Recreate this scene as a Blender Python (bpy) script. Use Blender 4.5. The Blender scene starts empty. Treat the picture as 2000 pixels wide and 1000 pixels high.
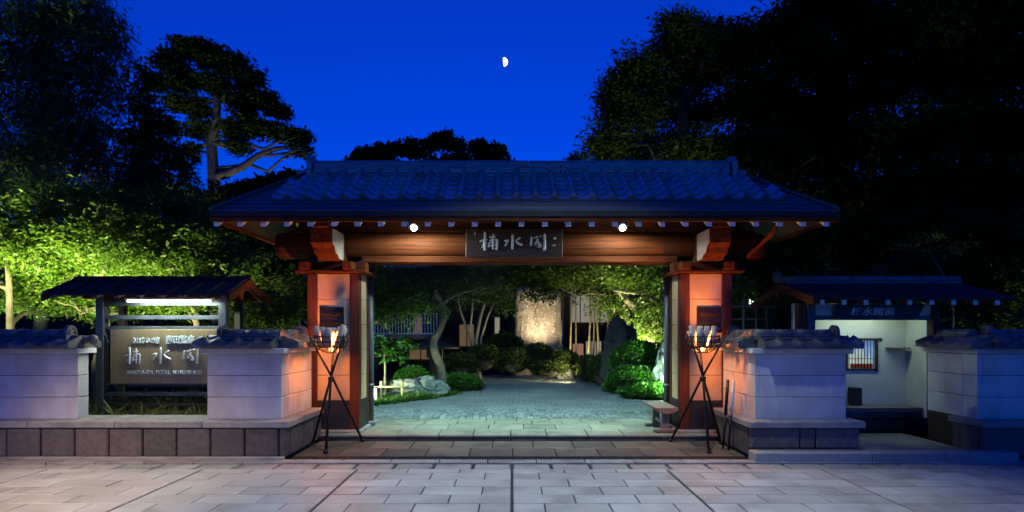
import bpy, math, random
import numpy as np
from mathutils import Vector, Matrix

random.seed(7)
RNG = np.random.default_rng(7)
sc = bpy.context.scene
COL = sc.collection
R = math.radians

# ------------------------------------------------------------------ camera
CAM_H, FPX, HOR = 1.6, 1160.0, 648.0
cam_data = bpy.data.cameras.new('camera')
cam = bpy.data.objects.new('camera', cam_data)
COL.objects.link(cam)
cam.location = (0, 0, CAM_H)
cam.rotation_euler = (R(90), 0, 0)
cam_data.sensor_width = 36.0
cam_data.lens = 36.0 * FPX / 2000.0
cam_data.shift_y = (HOR - 500.0) / 2000.0
cam_data.clip_start = 0.05
cam_data.clip_end = 2000
sc.camera = cam

# ------------------------------------------------------------------ dusk sky
SKY_STRENGTH = 0.1
world = bpy.data.worlds.new('World')
sc.world = world
world.use_nodes = True
wn, wl = world.node_tree.nodes, world.node_tree.links
wn.clear()
w_out = wn.new('ShaderNodeOutputWorld')
w_bg = wn.new('ShaderNodeBackground')
w_sky = wn.new('ShaderNodeTexSky')
w_sky.sky_type = 'NISHITA'
w_sky.sun_disc = False
w_sky.sun_elevation = R(3.0)
w_sky.sun_rotation = R(180)
w_sky.ozone_density = 6.0
w_sky.air_density = 1.0
w_sky.dust_density = 0.2
w_mul = wn.new('ShaderNodeMix')
w_mul.data_type = 'RGBA'
w_mul.blend_type = 'MULTIPLY'
w_mul.inputs[0].default_value = 1.0
w_mul.inputs[7].default_value = (0.0, 1.02, 3.85, 1)
wl.new(w_sky.outputs[0], w_mul.inputs[6])
wl.new(w_mul.outputs[2], w_bg.inputs[0])
w_bg.inputs[1].default_value = SKY_STRENGTH
wl.new(w_bg.outputs[0], w_out.inputs[0])

# the last light of the sun, gone below the hills behind the camera
sun_data = bpy.data.lights.new('sun', 'SUN')
sun_data.energy = 0.003
sun_data.angle = R(20)
sun_data.color = (1.0, 0.82, 0.72)
sun = bpy.data.objects.new('sun', sun_data)
COL.objects.link(sun)
sun.rotation_euler = (R(80), 0, 0)

sc.view_settings.view_transform = 'Standard'
sc.view_settings.look = 'None'
sc.view_settings.exposure = 0.0
sc.view_settings.gamma = 1.0
sc.view_settings.use_curve_mapping = False
sc.render.engine = 'CYCLES'
sc.cycles.use_denoising = True
sc.cycles.max_bounces = 5
sc.cycles.diffuse_bounces = 3
sc.cycles.glossy_bounces = 2
sc.cycles.transmission_bounces = 3
sc.cycles.sample_clamp_indirect = 3.0
sc.cycles.caustics_reflective = False
sc.cycles.caustics_refractive = False

# ------------------------------------------------------------------ materials
def new_mat(name):
    m = bpy.data.materials.new(name)
    m.use_nodes = True
    return m, m.node_tree.nodes, m.node_tree.links

def mat(name, c1, c2=None, rough=0.7, metal=0.0, scale=6.0, bump=0.0, bscale=40.0, rand=0.0,
        stretch=(1, 1, 1), detail=6.0, spec=0.5, c3=None, c3scale=1.2, rvar=0.0, stain=None):
    m, n, l = new_mat(name)
    p = n['Principled BSDF']
    p.inputs['Roughness'].default_value = rough
    p.inputs['Metallic'].default_value = metal
    p.inputs['Specular IOR Level'].default_value = spec
    c2 = c2 or tuple(v * 0.75 for v in c1)
    tc = n.new('ShaderNodeTexCoord')
    mp = n.new('ShaderNodeMapping')
    mp.inputs['Scale'].default_value = stretch
    info = n.new('ShaderNodeObjectInfo')
    add = n.new('ShaderNodeVectorMath'); add.operation = 'ADD'
    sclr = n.new('ShaderNodeVectorMath'); sclr.operation = 'SCALE'; sclr.inputs['Scale'].default_value = 17.0
    l.new(info.outputs['Random'], sclr.inputs[0])
    l.new(tc.outputs['Object'], add.inputs[0])
    l.new(sclr.outputs[0], add.inputs[1])
    l.new(add.outputs[0], mp.inputs[0])
    nz = n.new('ShaderNodeTexNoise')
    nz.inputs['Scale'].default_value = scale
    nz.inputs['Detail'].default_value = detail
    nz.inputs['Roughness'].default_value = 0.62
    l.new(mp.outputs[0], nz.inputs['Vector'])
    rp = n.new('ShaderNodeValToRGB')
    rp.color_ramp.elements[0].position = 0.3
    rp.color_ramp.elements[1].position = 0.7
    rp.color_ramp.elements[0].color = (*c2, 1)
    rp.color_ramp.elements[1].color = (*c1, 1)
    l.new(nz.outputs[0], rp.inputs[0])
    col = rp.outputs[0]
    if c3:
        nz3 = n.new('ShaderNodeTexNoise')
        nz3.inputs['Scale'].default_value = c3scale
        nz3.inputs['Detail'].default_value = 8
        l.new(mp.outputs[0], nz3.inputs['Vector'])
        r3 = n.new('ShaderNodeValToRGB')
        r3.color_ramp.elements[0].position = 0.5
        r3.color_ramp.elements[1].position = 0.68
        l.new(nz3.outputs[0], r3.inputs[0])
        mx = n.new('ShaderNodeMix'); mx.data_type = 'RGBA'
        l.new(r3.outputs[0], mx.inputs[0])
        l.new(col, mx.inputs[6])
        mx.inputs[7].default_value = (*c3, 1)
        col = mx.outputs[2]
    if rand:
        hv = n.new('ShaderNodeHueSaturation')
        mr = n.new('ShaderNodeMapRange')
        mr.inputs['To Min'].default_value = 1 - rand
        mr.inputs['To Max'].default_value = 1 + rand
        l.new(info.outputs['Random'], mr.inputs['Value'])
        l.new(mr.outputs[0], hv.inputs['Value'])
        l.new(col, hv.inputs['Color'])
        col = hv.outputs[0]
    if stain:   # weathering that runs on across neighbouring pieces: (scale xyz, darkest, sharpness)
        gp = n.new('ShaderNodeNewGeometry')
        ms = n.new('ShaderNodeMapping'); ms.inputs['Scale'].default_value = stain[0]
        l.new(gp.outputs['Position'], ms.inputs[0])
        ns = n.new('ShaderNodeTexNoise'); ns.inputs['Scale'].default_value = 1.0; ns.inputs['Detail'].default_value = 9; ns.inputs['Roughness'].default_value = .68
        l.new(ms.outputs[0], ns.inputs['Vector'])
        rs = n.new('ShaderNodeValToRGB')
        rs.color_ramp.elements[0].position = .36; rs.color_ramp.elements[1].position = .36 + stain[2]
        d0 = stain[1]
        rs.color_ramp.elements[0].color = (d0, d0 * .97, d0 * .93, 1)
        l.new(ns.outputs[0], rs.inputs[0])
        mm = n.new('ShaderNodeMix'); mm.data_type = 'RGBA'; mm.blend_type = 'MULTIPLY'; mm.inputs[0].default_value = 1.0
        l.new(col, mm.inputs[6]); l.new(rs.outputs[0], mm.inputs[7])
        col = mm.outputs[2]
    l.new(col, p.inputs['Base Color'])
    if rvar:
        mr2 = n.new('ShaderNodeMapRange')
        mr2.inputs['To Min'].default_value = max(0.05, rough - rvar)
        mr2.inputs['To Max'].default_value = min(1, rough + rvar)
        l.new(nz.outputs[0], mr2.inputs['Value'])
        l.new(mr2.outputs[0], p.inputs['Roughness'])
    if bump:
        nb = n.new('ShaderNodeTexNoise')
        nb.inputs['Scale'].default_value = bscale
        nb.inputs['Detail'].default_value = 5
        l.new(mp.outputs[0], nb.inputs['Vector'])
        b = n.new('ShaderNodeBump')
        b.inputs['Strength'].default_value = bump
        b.inputs['Distance'].default_value = 0.02
        l.new(nb.outputs[0], b.inputs['Height'])
        l.new(b.outputs[0], p.inputs['Normal'])
    return m

def leaf_mat(name, c1, c2, trans=0.45, rough=0.5, c3=None, spec=.35):
    m, n, l = new_mat(name)
    p = n['Principled BSDF']
    p.inputs['Roughness'].default_value = rough
    p.inputs['Specular IOR Level'].default_value = spec
    geo = n.new('ShaderNodeNewGeometry')
    rp = n.new('ShaderNodeValToRGB')
    rp.color_ramp.elements[0].color = (*c2, 1)
    rp.color_ramp.elements[1].color = (*c1, 1)
    if c3:
        e = rp.color_ramp.elements.new(0.93); e.color = (*c1, 1)
        rp.color_ramp.elements[-1].color = (*c3, 1)
    l.new(geo.outputs['Random Per Island'], rp.inputs[0])
    l.new(rp.outputs[0], p.inputs['Base Color'])
    tr = n.new('ShaderNodeBsdfTranslucent')
    l.new(rp.outputs[0], tr.inputs[0])
    mx = n.new('ShaderNodeMixShader')
    mx.inputs[0].default_value = trans
    l.new(p.outputs[0], mx.inputs[1])
    l.new(tr.outputs[0], mx.inputs[2])
    l.new(mx.outputs[0], n['Material Output'].inputs[0])
    return m

def emit_mat(name, col, strength):
    m, n, l = new_mat(name)
    n.remove(n['Principled BSDF'])
    e = n.new('ShaderNodeEmission')
    e.inputs[0].default_value = (*col, 1)
    e.inputs[1].default_value = strength
    l.new(e.outputs[0], n['Material Output'].inputs[0])
    return m

M = {}
M['plaster'] = mat('plaster', (.74, .72, .70), (.62, .60, .58), .85, scale=2.5, bump=.15, bscale=90, c3=(.56, .54, .5), c3scale=1.0, stain=((3, 3, 1.2), .72, .36))
M['plaster_groove'] = mat('plaster_groove', (.22, .2, .19), rough=.9)
M['panel'] = mat('panel', (.62, .45, .23), (.51, .37, .18), .8, scale=3, bump=.2, bscale=50, c3=(.46, .38, .3), c3scale=1.6)
M['granite'] = mat('granite', (.125, .108, .10), (.062, .053, .05), .62, scale=14, bump=.3, bscale=120, rand=.22, c3=(.08, .07, .068), c3scale=3)
M['granite_pale'] = mat('granite_pale', (.3, .29, .28), (.2, .19, .185), .6, scale=16, bump=.25, bscale=120, rand=.12, c3=(.15, .145, .14), c3scale=2.5)
M['slab'] = mat('slab', (.42, .42, .425), (.34, .34, .345), .5, scale=3.0, bump=.12, bscale=150, rand=.12, c3=(.25, .245, .24), c3scale=1.5, rvar=.14, stain=((1.1, 1.6, 1), .74, .3))
M['apron_slab'] = mat('apron_slab', (.15, .115, .088), (.09, .068, .052), .42, scale=5, bump=.3, bscale=70, rand=.25, c3=(.06, .048, .04), c3scale=2.5, rvar=.15)
M['gate_slab'] = mat('gate_slab', (.24, .235, .18), (.16, .155, .12), .55, scale=5, bump=.25, bscale=80, rand=.15, c3=(.11, .108, .085), c3scale=2, rvar=.12)
M['cobble'] = mat('cobble', (.25, .29, .30), (.15, .175, .18), .5, scale=8, bump=.3, bscale=60, rand=.45, rvar=.12, stain=((.7, .9, 1), .55, .3))
M['joint'] = mat('joint', (.03, .028, .026), rough=.95, scale=30)
M['concrete'] = mat('concrete', (.26, .26, .25), (.17, .17, .165), .8, scale=4, bump=.2, bscale=60, c3=(.12, .12, .115), rand=.12)
M['iron'] = mat('iron', (.022, .022, .024), (.012, .012, .012), .45, metal=.6, scale=20, bump=.2)
M['steel_grate'] = mat('steel_grate', (.12, .12, .12), (.06, .06, .06), .45, metal=.8, scale=20)
M['coping_tile'] = mat('coping_tile', (.16, .155, .15), (.085, .082, .08), .5, metal=.08, scale=5, bump=.12, bscale=30, rand=.28, c3=(.07, .075, .07), c3scale=4, rvar=.1)
M['tile'] = mat('tile', (.50, .51, .53), (.37, .375, .39), .27, metal=.85, scale=5, bump=.05, bscale=30, rand=.16, c3=(.34, .35, .34), c3scale=4, rvar=.08)
M['ridge_tile'] = mat('ridge_tile', (.36, .36, .37), (.2, .2, .21), .42, metal=.4, scale=8, bump=.25, bscale=40, stretch=(.4, 1, 1), c3=(.3, .27, .22), c3scale=3)
M['roof_metal'] = mat('roof_metal', (.10, .112, .122), (.06, .067, .075), .42, metal=.6, scale=3, stretch=(.3, 1, 4), bump=.1, bscale=12, rvar=.1)
M['dark_metal'] = mat('dark_metal', (.030, .030, .030), (.017, .017, .017), .65, spec=.2, metal=.0, scale=4)
M['timber'] = mat('timber', (.15, .042, .014), (.042, .012, .005), .6, spec=.06, scale=6, stretch=(.16, 6, 6), bump=.5, bscale=16, rvar=.12)
M['timber_v'] = mat('timber_v', (.145, .050, .021), (.042, .014, .007), .5, spec=.2, scale=6, stretch=(6, 6, .16), bump=.5, bscale=16, rvar=.12)
M['timber_y'] = mat('timber_y', (.15, .042, .014), (.042, .012, .005), .6, spec=.06, scale=4, stretch=(5, .3, 5), bump=.25, bscale=14)
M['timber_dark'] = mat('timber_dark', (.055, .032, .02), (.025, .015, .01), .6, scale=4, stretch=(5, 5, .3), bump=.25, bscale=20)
M['plinth_dark'] = mat('plinth_dark', (.028, .028, .028), (.014, .014, .014), .5, scale=6, bump=.1)
M['soffit'] = mat('soffit', (.20, .12, .07), (.11, .065, .038), .6, scale=4, stretch=(5, .3, 5), bump=.15, bscale=20)
M['white_paint'] = mat('white_paint', (.78, .77, .75), (.66, .65, .63), .6, scale=12)
M['sign_wood'] = mat('sign_wood', (.115, .062, .038), (.062, .034, .022), .6, scale=4, stretch=(.3, 5, 6), bump=.35, bscale=16)
M['lamplit_pale_wood'] = mat('lamplit_pale_wood', (.52, .47, .40), (.40, .355, .30), .7, scale=5, stretch=(5, .4, 5), bump=.2, bscale=18)
M['letter_white'] = mat('letter_white', (.86, .85, .83), (.78, .77, .75), .7, scale=20)
M['bronze_board'] = mat('bronze_board', (.30, .225, .115), (.24, .18, .092), .4, metal=.25, scale=2, stretch=(8, 1, .4), rvar=.08)
M['letter_metal'] = mat('letter_metal', (.72, .72, .68), (.55, .55, .52), .3, metal=.35, scale=10)
M['letter_pale'] = mat('letter_pale', (.6, .7, .66), (.5, .58, .55), .5, scale=20)
M['frame_metal'] = mat('frame_metal', (.085, .10, .11), (.05, .06, .066), .42, metal=.35, scale=6, rvar=.08)
M['pipe'] = mat('pipe', (.14, .15, .16), (.09, .098, .105), .42, metal=.2, scale=5)
M['old_wood'] = mat('old_wood', (.25, .21, .17), (.13, .11, .09), .7, scale=5, stretch=(5, .4, 5), bump=.4, bscale=22)
M['log_wood'] = mat('log_wood', (.62, .50, .40), (.45, .34, .25), .7, scale=10, bump=.3)
M['bark'] = mat('bark', (.16, .13, .10), (.06, .048, .038), .9, scale=9, stretch=(1, 1, .35), bump=.9, bscale=22)
M['bark_pale'] = mat('bark_pale', (.36, .31, .22), (.18, .15, .10), .85, scale=8, stretch=(1, 1, .4), bump=.7, bscale=22)
M['bark_dark'] = mat('bark_dark', (.05, .042, .034), (.02, .017, .014), .9, scale=9, bump=.8, bscale=22)
M['bamboo'] = mat('bamboo', (.42, .36, .16), (.30, .24, .10), .45, scale=4, stretch=(1, 1, .3))
M['bamboo_old'] = mat('bamboo_old', (.32, .20, .11), (.2, .12, .07), .5, scale=4)
M['rock'] = mat('rock', (.26, .25, .235), (.09, .088, .085), .85, scale=2.6, bump=.9, bscale=9, c3=(.36, .33, .28), c3scale=2.4, detail=10)
M['rock_dark'] = mat('rock_dark', (.032, .034, .034), (.012, .013, .013), .85, scale=3, bump=.9, bscale=9)
M['rock_blue'] = mat('rock_blue', (.14, .17, .17), (.05, .065, .065), .8, scale=3, bump=.9, bscale=9, c3=(.2, .24, .23))
M['monument'] = mat('monument', (.42, .34, .25), (.22, .165, .115), .85, scale=3, bump=.8, bscale=16, c3=(.5, .44, .36), c3scale=5, detail=9)
M['inscription'] = mat('inscription', (.82, .80, .66), (.66, .62, .46), .6, scale=9)
M['soil'] = mat('soil', (.05, .042, .02), (.022, .018, .009), .95, spec=.05, scale=5, bump=.7, bscale=18)
M['ground'] = mat('ground', (.045, .045, .038), (.025, .025, .02), .95, scale=2, bump=.4, bscale=10)
M['asphalt'] = mat('asphalt', (.05, .05, .05), (.035, .035, .035), .85, scale=30, bump=.4, bscale=150)
M['grass'] = leaf_mat('grass', (.07, .16, .02), (.03, .085, .012), .35)
M['grass_dry'] = leaf_mat('grass_dry', (.16, .16, .04), (.07, .09, .02), .35)
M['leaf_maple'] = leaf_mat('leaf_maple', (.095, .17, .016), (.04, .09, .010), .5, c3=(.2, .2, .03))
M['leaf_red'] = leaf_mat('leaf_red', (.17, .055, .018), (.08, .03, .012), .5)
M['leaf_dark'] = leaf_mat('leaf_dark', (.05, .075, .009), (.02, .034, .005), .25, rough=.55, spec=.15)
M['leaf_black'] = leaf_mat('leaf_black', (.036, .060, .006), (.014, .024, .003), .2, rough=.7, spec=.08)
M['leaf_feather'] = leaf_mat('leaf_feather', (.07, .12, .03), (.03, .06, .016), .35)
M['leaf_shrub'] = leaf_mat('leaf_shrub', (.04, .14, .012), (.018, .07, .008), .25, rough=.45)
M['leaf_olive'] = leaf_mat('leaf_olive', (.075, .10, .018), (.03, .045, .010), .3)
M['leaf_pine'] = leaf_mat('leaf_pine', (.04, .075, .02), (.018, .035, .01), .2)
M['shelter_wall'] = mat('shelter_wall', (.70, .70, .62), (.58, .58, .5), .85, scale=1.5, bump=.1, bscale=60, c3=(.5, .5, .42), c3scale=.9)
M['building_dark'] = mat('building_dark', (.045, .034, .02), (.025, .018, .011), .85, spec=.1, scale=3)
M['building_pale'] = mat('building_pale', (.5, .48, .44), (.4, .38, .34), .8, scale=3)
M['brick_pink'] = mat('brick_pink', (.42, .22, .17), (.3, .15, .11), .8, scale=8)
M['glass_dark'] = mat('glass_dark', (.03, .035, .04), rough=.08, spec=.8)
M['orange_cloth'] = mat('orange_cloth', (.65, .10, .03), rough=.7)
M['plaque'] = mat('plaque', (.10, .075, .055), (.03, .025, .02), .22, metal=.75, scale=3, stretch=(.5, 1, 4), bump=.6, bscale=4)

# ------------------------------------------------------------------ mesh helpers
WOFF = {}

def tag(o, label=None, cat=None, group=None, kind=None):
    if label: o['label'] = label
    if cat: o['category'] = cat
    if group: o['group'] = group
    if kind: o['kind'] = kind
    return o

def empty(name, loc, label=None, cat=None, group=None):
    o = bpy.data.objects.new(name, None)
    COL.objects.link(o)
    o.empty_display_size = 0.1
    o.location = loc
    WOFF[o] = Vector(loc)
    return tag(o, label, cat, group)

class MB:
    def __init__(s):
        s.v, s.f, s.m, s.sm = [], [], [], []

    def add(s, verts, faces, mi=0, smooth=False):
        b = len(s.v)
        s.v += [tuple(p) for p in verts]
        for f in faces:
            s.f.append([b + i for i in f]); s.m.append(mi); s.sm.append(smooth)
        return s

    def box(s, x0, x1, y0, y1, z0, z1, c=0.0, mi=0, xf=None):
        lo = Vector((min(x0, x1), min(y0, y1), min(z0, z1)))
        hi = Vector((max(x0, x1), max(y0, y1), max(z0, z1)))
        if c <= 0:
            vs = [(lo.x if i & 1 == 0 else hi.x, lo.y if i & 2 == 0 else hi.y, lo.z if i & 4 == 0 else hi.z) for i in range(8)]
            fs = [(0, 2, 3, 1), (4, 5, 7, 6), (0, 1, 5, 4), (2, 6, 7, 3), (0, 4, 6, 2), (1, 3, 7, 5)]
        else:
            c = min(c, *((hi - lo) * .45))
            ctr = (lo + hi) / 2
            vs, idx = [], {}
            for i in range(8):
                for a in range(3):
                    p = []
                    for k in range(3):
                        h = hi[k] if (i >> k) & 1 else lo[k]
                        if k != a:
                            h += -c if (i >> k) & 1 else c
                        p.append(h)
                    idx[(i, a)] = len(vs); vs.append(Vector(p))
            fs = []
            for a in range(3):
                b2, c2 = (a + 1) % 3, (a + 2) % 3
                for sg in (0, 1):
                    q = [(sg << a) | (u << b2) | (w << c2) for u, w in ((0, 0), (1, 0), (1, 1), (0, 1))]
                    fs.append([idx[(i, a)] for i in q])
            for a in range(3):
                b2, c2 = (a + 1) % 3, (a + 2) % 3
                for u in (0, 1):
                    for w in (0, 1):
                        i0 = (u << b2) | (w << c2); i1 = i0 | (1 << a)
                        fs.append([idx[(i0, b2)], idx[(i1, b2)], idx[(i1, c2)], idx[(i0, c2)]])
            for i in range(8):
                fs.append([idx[(i, 0)], idx[(i, 1)], idx[(i, 2)]])
            out = []
            for f in fs:
                n = (vs[f[1]] - vs[f[0]]).cross(vs[f[2]] - vs[f[0]])
                mid = sum((vs[k] for k in f), Vector()) / len(f)
                out.append(f if n.dot(mid - ctr) > 0 else f[::-1])
            fs = out
        if xf is not None:
            vs = [xf @ Vector(p) for p in vs]
        return s.add(vs, fs, mi)

    def tube(s, pts, rad, n=10, cap=True, mi=0, smooth=True, squash=None):
        pts = [Vector(p) for p in pts]
        if not hasattr(rad, '__len__'): rad = [rad] * len(pts)
        ring = []
        vs, fs = [], []
        prev = None
        for i, p in enumerate(pts):
            d = (pts[min(i + 1, len(pts) - 1)] - pts[max(i - 1, 0)])
            if d.length < 1e-9: d = Vector((0, 0, 1))
            d.normalize()
            if prev is None:
                ref = Vector((0, 0, 1)) if abs(d.z) < .9 else Vector((1, 0, 0))
                u = d.cross(ref).normalized()
            else:
                u = (prev - d * prev.dot(d)).normalized()
            prev = u
            w = d.cross(u)
            for k in range(n):
                a = 2 * math.pi * k / n
                q = (u * math.cos(a) + w * math.sin(a)) * rad[i]
                if squash: q = Vector((q.x * squash[0], q.y * squash[1], q.z * squash[2]))
                vs.append(p + q)
        for i in range(len(pts) - 1):
            for k in range(n):
                a, b = i * n + k, i * n + (k + 1) % n
                fs.append((a, b, b + n, a + n))
        s.add(vs, fs, mi, smooth)
        if cap:
            base = len(s.v) - len(vs)
            s.f.append([base + k for k in range(n)][::-1]); s.m.append(mi); s.sm.append(False)
            s.f.append([base + (len(pts) - 1) * n + k for k in range(n)]); s.m.append(mi); s.sm.append(False)
        return s

    def prism(s, poly, axis, a0, a1, mi=0):
        """polygon in the two axes left over (in order), extruded along axis"""
        n = len(poly)
        def mk(p, a):
            q = list(p); q.insert(axis, a); return tuple(q)
        vs = [mk(p, a0) for p in poly] + [mk(p, a1) for p in poly]
        fs = [list(range(n))[::-1], list(range(n, 2 * n))]
        for i in range(n):
            j = (i + 1) % n
            fs.append((i, j, j + n, i + n))
        return s.add(vs, fs, mi)

    def ball(s, c, r, nu=14, nv=8, mi=0, smooth=True, fn=None):
        vs, fs = [], []
        for j in range(nv + 1):
            t = math.pi * j / nv
            for i in range(nu):
                a = 2 * math.pi * i / nu
                d = Vector((math.sin(t) * math.cos(a), math.sin(t) * math.sin(a), math.cos(t)))
                k = fn(d) if fn else 1.0
                vs.append((c[0] + d.x * r[0] * k, c[1] + d.y * r[1] * k, c[2] + d.z * r[2] * k))
        for j in range(nv):
            for i in range(nu):
                a, b = j * nu + i, j * nu + (i + 1) % nu
                fs.append((a, a + nu, b + nu, b))
        return s.add(vs, fs, mi, smooth)

    def mesh(s, name, mats, off=Vector((0, 0, 0)), recalc=True):
        me = bpy.data.meshes.new(name)
        me.from_pydata([(p[0] - off.x, p[1] - off.y, p[2] - off.z) for p in s.v], [], s.f)
        for m_ in (mats if isinstance(mats, (list, tuple)) else [mats]):
            me.materials.append(M[m_] if isinstance(m_, str) else m_)
        me.polygons.foreach_set('material_index', s.m)
        me.polygons.foreach_set('use_smooth', s.sm)
        if recalc:
            import bmesh
            bm = bmesh.new(); bm.from_mesh(me)
            bmesh.ops.recalc_face_normals(bm, faces=bm.faces)
            bm.to_mesh(me); bm.free()
        me.update()
        return me

    def build(s, name, mats, parent=None, base=False, recalc=True):
        a = np.array(s.v)
        lo, hi = a.min(0), a.max(0)
        o_ = Vector(((lo + hi) / 2).tolist())
        if base or parent is None: o_.z = float(lo[2])
        o = bpy.data.objects.new(name, s.mesh(name, mats, o_, recalc))
        COL.objects.link(o)
        WOFF[o] = o_
        if parent is not None:
            o.parent = parent
            o.location = o_ - WOFF[parent]
        else:
            o.location = o_
        return o

def inst(name, me, parent, loc, rot=(0, 0, 0)):
    o = bpy.data.objects.new(name, me)
    COL.objects.link(o)
    o.parent = parent
    loc = Vector(loc)
    WOFF[o] = loc
    o.location = loc - (WOFF[parent] if parent is not None else Vector())
    o.rotation_euler = rot
    return o

def at(px, py, Y):
    return Vector(((px - 1000.0) * Y / FPX, Y, CAM_H - (py - HOR) * Y / FPX))

def light(kind, loc, power, col, parent=None, target=None, size=.05, angle=120, blend=.5, name='lamp_light'):
    d = bpy.data.lights.new(name, kind)
    d.energy = power; d.color = col
    if kind == 'AREA':
        d.shape = 'RECTANGLE'; d.size, d.size_y = size
    else:
        d.shadow_soft_size = size
    if kind == 'SPOT':
        d.spot_size = R(angle); d.spot_blend = blend
    o = bpy.data.objects.new(name, d)
    COL.objects.link(o)
    if target is not None:
        o.rotation_euler = (Vector(target) - Vector(loc)).to_track_quat('-Z', 'Y').to_euler()
    if parent is not None:
        o.parent = parent; o.location = Vector(loc) - WOFF[parent]
    else:
        o.location = loc
    return o

def text_mesh(body, width, extrude=.01, offset=0.0, mats='letter_white', height=None, bevel=0.0):
    """lettering standing in the XZ plane, facing -Y, centred on the origin"""
    cu = bpy.data.curves.new('t', 'FONT')
    cu.body = body; cu.extrude = extrude; cu.offset = offset; cu.bevel_depth = bevel
    cu.align_x = 'LEFT'; cu.resolution_u = 3
    ob = bpy.data.objects.new('t', cu)
    COL.objects.link(ob)
    bpy.context.view_layer.update()
    dg = bpy.context.evaluated_depsgraph_get()
    me = bpy.data.meshes.new_from_object(ob.evaluated_get(dg))
    bpy.data.objects.remove(ob)
    n = len(me.vertices)
    co = np.empty(n * 3); me.vertices.foreach_get('co', co); co = co.reshape(-1, 3)
    lo, hi = co.min(0), co.max(0)
    k = width / (hi[0] - lo[0])
    kz = k if height is None else height / (hi[1] - lo[1])
    out = np.empty_like(co)
    out[:, 0] = (co[:, 0] - (lo[0] + hi[0]) / 2) * k
    out[:, 2] = (co[:, 1] - (lo[1] + hi[1]) / 2) * kz
    out[:, 1] = -co[:, 2] * k
    me.vertices.foreach_set('co', out.ravel())
    me.materials.clear(); me.materials.append(M[mats])
    me.update()
    return me

# ------------------------------------------------------------------ foliage
def leaf_mesh(name, pos, size, matname, aspect=.45, droop=.3, flat=.5, svar=.35, off=Vector((0, 0, 0)), seed=0, lobes=1):
    """many small folded diamond leaves; lobes > 1 makes hand shaped sprays"""
    rng = np.random.default_rng(seed)
    pos = np.asarray(pos, float)
    n0 = len(pos)
    if lobes > 1:
        pos = np.repeat(pos, lobes, axis=0)
    n = len(pos)
    d = rng.normal(size=(n, 3)); d[:, 2] = d[:, 2] * flat - droop
    d /= np.linalg.norm(d, axis=1)[:, None]
    up = rng.normal(size=(n, 3)) * .6; up[:, 2] += 1
    s = np.cross(d, up); s /= (np.linalg.norm(s, axis=1)[:, None] + 1e-9)
    nn = np.cross(s, d)
    L = size * (1 + svar * rng.normal(size=(n, 1))).clip(.4, 1.9)
    W = L * aspect
    v = np.empty((n, 4, 3))
    v[:, 0] = pos
    v[:, 1] = pos + d * L * .45 + s * W * .5 + nn * W * .18
    v[:, 2] = pos + d * L
    v[:, 3] = pos + d * L * .45 - s * W * .5 + nn * W * .18
    v = v.reshape(-1, 3) - np.array(off)
    me = bpy.data.meshes.new(name)
    me.vertices.add(n * 4); me.vertices.foreach_set('co', v.ravel())
    me.loops.add(n * 4); me.loops.foreach_set('vertex_index', np.arange(n * 4, dtype=np.int32))
    me.polygons.add(n)
    me.polygons.foreach_set('loop_start', np.arange(0, n * 4, 4, dtype=np.int32))
    me.polygons.foreach_set('loop_total', np.full(n, 4, dtype=np.int32))
    me.materials.append(M[matname])
    me.update(calc_edges=True)
    return me

def clump_points(clumps, seed=0, per=45, subr=.28, shell=.45, flat=.6):
    """clumps: (centre, (rx,ry,rz), leaf count); leaves gather in twig-end bunches"""
    rng = np.random.default_rng(seed)
    out = []
    for c, r, n in clumps:
        k = max(3, int(n / per))
        d = rng.normal(size=(k, 3)); d /= np.linalg.norm(d, axis=1)[:, None]
        u = shell + (1 - shell) * rng.random((k, 1)) ** .6
        sub = np.array(c) + d * u * np.array(r)
        w = rng.random(k) ** .8 + .25; w /= w.sum()
        who = rng.choice(k, size=n, p=w)
        sr = subr * (.6 + .8 * rng.random((k, 1)))
        g = rng.normal(size=(n, 3))
        ln = np.linalg.norm(g, axis=1)[:, None]
        g *= np.minimum(1, 1.75 / (ln + 1e-9)) * sr[who]
        g[:, 2] *= flat
        out.append(sub[who] + g)
    return np.concatenate(out)

def wobble(p, q, n, amp, rng):
    pts = []
    for i in range(n + 1):
        t = i / n
        e = Vector(rng.normal(size=3).tolist()) * amp * math.sin(math.pi * t)
        pts.append(p.lerp(q, t) + e)
    return pts

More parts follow.
